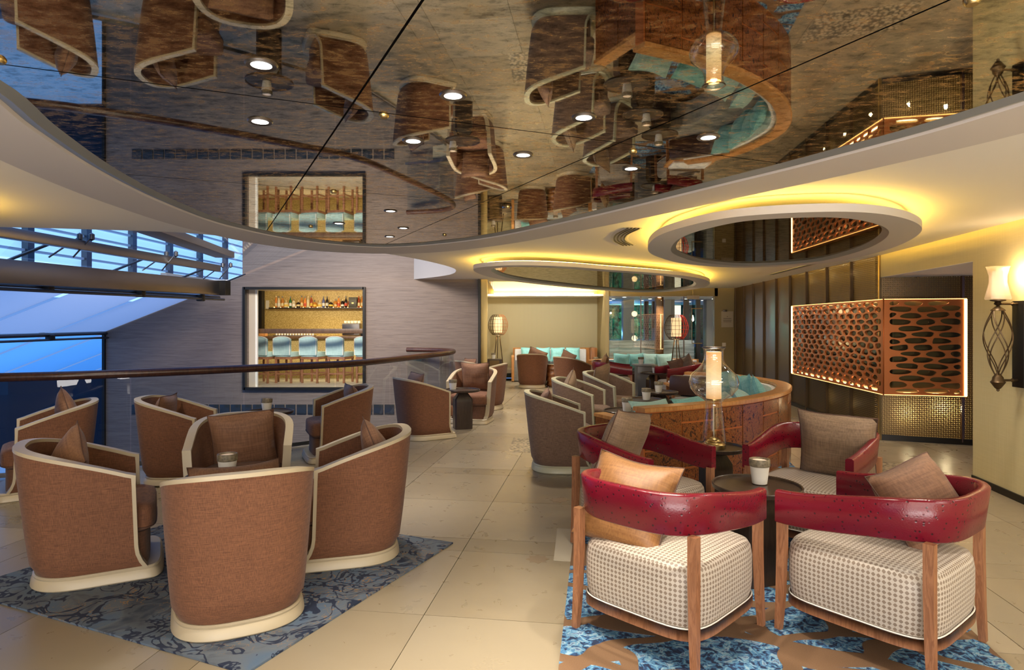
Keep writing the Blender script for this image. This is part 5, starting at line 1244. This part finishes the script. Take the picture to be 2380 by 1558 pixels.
# ---------------------------------------------------------------- atrium glazing at left
at = thing('atrium_glazing', 'sloping atrium roof glazing of translucent blinds between steel beams', 'glazing', (0, 0, 0))
def slope(X): return 1.31 + .395 * (X + 8.1)
def sl_panel(name, x0, x1, y0, y1, mat, dz=0):
    MB().add([(x0, y0, slope(x0) + dz), (x1, y0, slope(x1) + dz), (x1, y1, slope(x1) + dz), (x0, y1, slope(x0) + dz)], [(0, 1, 2, 3)]).obj(name, mat, at, smooth=False)
ys = [3.6, 5.5, 7.4, 9.25, 11.05, 12.6]
for a, b in zip(ys, ys[1:]):
    sl_panel('blind', -8.06, -5.85, a + (.12 if a > 3.7 else 0), b, M['fabric_blind'])
    sl_panel('blind', -12.0, -8.2, a + .12, b, M['blue_blind'], -.02)
for a, b in ((12.6, 14.4), (14.4, 16.2), (16.2, 18.2)): sl_panel('blind', -13.0, -8.2, a + .14, b, M['blue_blind'], -.02)
for y_ in ys[1:] + [14.4, 16.2]:
    x1 = -5.3 if y_ < 12.65 else -8.1
    MB().tube([(-12, y_ + .03, slope(-12) + .05), (x1, y_ + .03, slope(x1) + .05)], .018, 6).obj('glazing_bar', M['steel_dark'], at)
def beam(name, x0, y0, x1, y1, z, w_, h, mat, z1=None):
    z1 = z if z1 is None else z1; d = Vector((x1 - x0, y1 - y0, z1 - z)); L_ = d.length; c = (Vector((x0, y0, z)) + Vector((x1, y1, z1))) / 2
    o = MB().box((0, 0, 0), (w_, L_, h), bev=.006).obj(name, mat, at)
    o.location = c; o.rotation_euler = Euler((math.asin(d.z / L_), 0, math.atan2(-d.x, d.y)))
beam('beam', -5.15, 4.0, -5.36, 11.55, 1.97, .16, .25, M['steel'], 2.13)
beam('beam', -4.95, 3.6, -5.05, 10.9, 2.36, .10, .11, M['steel'], 2.43)
beam('beam', -3.95, 5.6, -4.75, 10.5, 2.60, .30, .10, M['steel'], 2.62)
MB().tube([(-5.45, 4.0, 1.86), (-5.50, 11.9, 1.97)], .035, 8).obj('tube', M['steel_dark'], at); MB().tube([(-5.35, 4.0, 1.82), (-5.40, 11.9, 1.93)], .022, 8).obj('tube', M['steel_dark'], at)
MB().tube([(-8.06, 3.6, 1.26), (-8.06, 12.6, 1.29)], .035, 8).obj('tube', M['steel_dark'], at); MB().tube([(-8.02, 3.6, 1.19), (-8.02, 12.6, 1.2)], .02, 8).obj('tube', M['steel_dark'], at)
sl_panel('roof_glass', -5.83, -3.2, 3.6, 12.5, glass('sky_glass', (.75, .88, 1.0), .06), .05)
for y_ in (5.5, 7.4, 9.25, 11.05):
    for dx in (0, .14):
        m = MB(); m.lathe([(0, -.05), (.03, -.03), (.03, .03), (0, .05)], (-4.9 - dx, y_, 2.50), 10); m.tube([(-4.9 - dx, y_, 2.50), (-5.05 - dx * 2, y_ - .1, 2.25)], .010, 6); m.obj('spider_fitting', M['steel_dark'], at)
    m = MB(); m.box((-5.42, y_, 1.93), (.12, .10, .12), bev=.02); m.obj('clamp', M['black'], at)
    m = MB(); m.box((-8.04, y_, 1.235), (.12, .10, .10), bev=.02); m.obj('clamp', M['black'], at)
m = MB()
for k in range(5): m.box((-5.28, 11.45 + .05 * k, 2.13 - .0 * k), (.22, .02, .26))
m.obj('beam_end', M['black'], at)
# facade outside
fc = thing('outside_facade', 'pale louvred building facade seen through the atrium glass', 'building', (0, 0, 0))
fm = simple('facade_glow', (.60, .70, .85), .7, 0, (.38, .66, 1), .85); MB().box((-12.5, 22, 5.2), (.3, 42, 6)).obj('wall', fm, fc, smooth=False)  # daylight put into the wall as blue-white emission
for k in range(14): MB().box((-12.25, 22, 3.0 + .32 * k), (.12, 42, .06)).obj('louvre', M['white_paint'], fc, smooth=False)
for k in range(16): MB().box((-12.2, 5 + 2.2 * k, 5.2), (.16, .22, 5.6)).obj('mullion', M['steel_dark'], fc, smooth=False)
# vertical dark edge of the taupe wall and low parapet seen through the glass
struct(MB().box((-8.10, 12.62, -.9), (.05, .1, 4.4)).obj('trim_7', M['black'], smooth=False))
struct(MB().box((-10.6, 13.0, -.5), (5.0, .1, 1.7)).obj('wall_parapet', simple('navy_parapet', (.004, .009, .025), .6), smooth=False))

# ---------------------------------------------------------------- terrace beyond the glass doors
te = struct(MB().box((6, 22, .25), (14, 11.5, .1)).obj('floor_terrace', M['stone'], smooth=False))
pw_ = tag(MB().box((3.8, 18.0, .62), (2.6, .5, .75), bev=.01).obj('marble_counter', M['marble']), 'long striated pale marble parapet behind the glass doors', 'counter')
po = tag(MB().box((4.0, 21.5, .82), (6.0, 5.0, .1)).obj('pool', M['water'], smooth=False), 'glowing blue pool beyond the glass doors', 'pool')
hg = thing('hedge', 'dark green hedge wall beyond the blue pool', 'hedge', (4.2, 25.0, .3)); m = MB(); rn = random.Random(4)
for k in range(700):
    c = Vector((rn.uniform(-4.5, 4.5), rn.uniform(-.1, .2), rn.uniform(.4, 3))); a = rn.uniform(0, 6); s_ = rn.uniform(.06, .14); m.add([c + Vector((math.cos(a) * s_, -.1, math.sin(a) * s_)), c + Vector((-math.sin(a) * s_ * .6, 0, math.cos(a) * s_ * .6)), c - Vector((math.cos(a) * s_, .05, math.sin(a) * s_)), c - Vector((-math.sin(a) * s_ * .6, .1, math.cos(a) * s_ * .6))], [(0, 1, 2, 3)])
q = m.obj('foliage', M['hedge'], hg, smooth=False); q['kind'] = 'stuff'; MB().box((0, .4, 1.3), (9, .4, 3)).obj('hedge_body', M['hedge'], hg, smooth=False)
for i, (x, y, w_, mt, lab) in enumerate(((3.42, 18.75, .32, 'cup_white', 'pale column standing by the blue pool'), (4.27, 20.2, .14, 'bark', 'left thin brown post by the pool'), (4.50, 20.2, .10, 'bark', 'right thin brown post by the pool'), (3.94, 17.0, .20, 'bark', 'thick dark brown post behind the glass doors'), (4.62, 18.75, .30, 'jamb', 'beige column right of the dark brown post'), (5.05, 18.4, .14, 'black', 'black post behind the red lantern lamp'), (5.45, 18.6, .12, 'black', 'black post right of the red lantern lamp'), (5.85, 18.7, .34, 'jamb', 'beige pier at the right of the terrace'))):
    c_ = tag(MB().box((0, 0, 1.35), (w_, w_, 2.15), bev=.01).obj('column', M[mt]), lab, 'column'); c_.location = (x, y, 0)
wl = thing('terrace_lamp', 'cylindrical white lamp glowing on the terrace beside a dark planter', 'lamp', (5.3, 20.5, .3)); MB().lathe([(.15, 1.1), (.15, 1.75)], n=20).obj('lamp_shade', simple('terrace_shade', (1, .95, .85), .6, 0, (1, .88, .7), 1.1), wl); MB().lathe([(.02, 0), (.02, 1.1)], n=8).obj('pole', M['black'], wl)
pt_ = tag(MB().box((0, 0, .55), (.75, .5, .95), bev=.03).obj('planter', M['brown_leather']), 'dark planter block below the terrace lamp', 'planter'); pt_.location = (4.75, 19.6, .3)
pd = thing('pendant_lamp', 'small teardrop pendant lamp hanging behind the glass doors', 'lamp', (4.90, 17.2, 0)); MB().lathe([(0, 1.52), (.035, 1.56), (.03, 1.62), (.008, 1.70)], n=14).obj('bulb', simple('pendant_glow', (1, 1, 1), .5, 0, (1, .95, .85), 3), pd); MB().tube([(0, 0, 1.70), (0, 0, 2.38)], .006, 5).obj('cord', M['black'], pd)
td = None
rn = random.Random(9)
for k in range(16):
    x = 3.0 + (k % 4) * .95 + rn.uniform(-.1, .1); y = 16.9 + (k // 4) * 1.25
    if td is None: td = MB().lathe([(0, 0), (.05, 0)], n=12, cap=False).mesh('terrace_downlight', M['downlight'])
    o = link('terrace_downlight', td); o.location = (x, y, 2.168); tag(o, 'tiny round downlight in the marble-look terrace ceiling behind the glass doors', 'light', 'terrace ceiling downlights')
for (x, y) in ((2.9, 16.6), (3.9, 16.6), (5.0, 17.6), (4.2, 20.6)): spot('terrace_spot', (x, y, 2.10), 70, (1, .93, .85), 130)
point('pool_light', (3.0, 21.5, 1.1), 30, (.15, .5, 1), .02); point('hedge_light', (4.6, 24.2, 1.6), 60, (.3, .9, .8), .02)
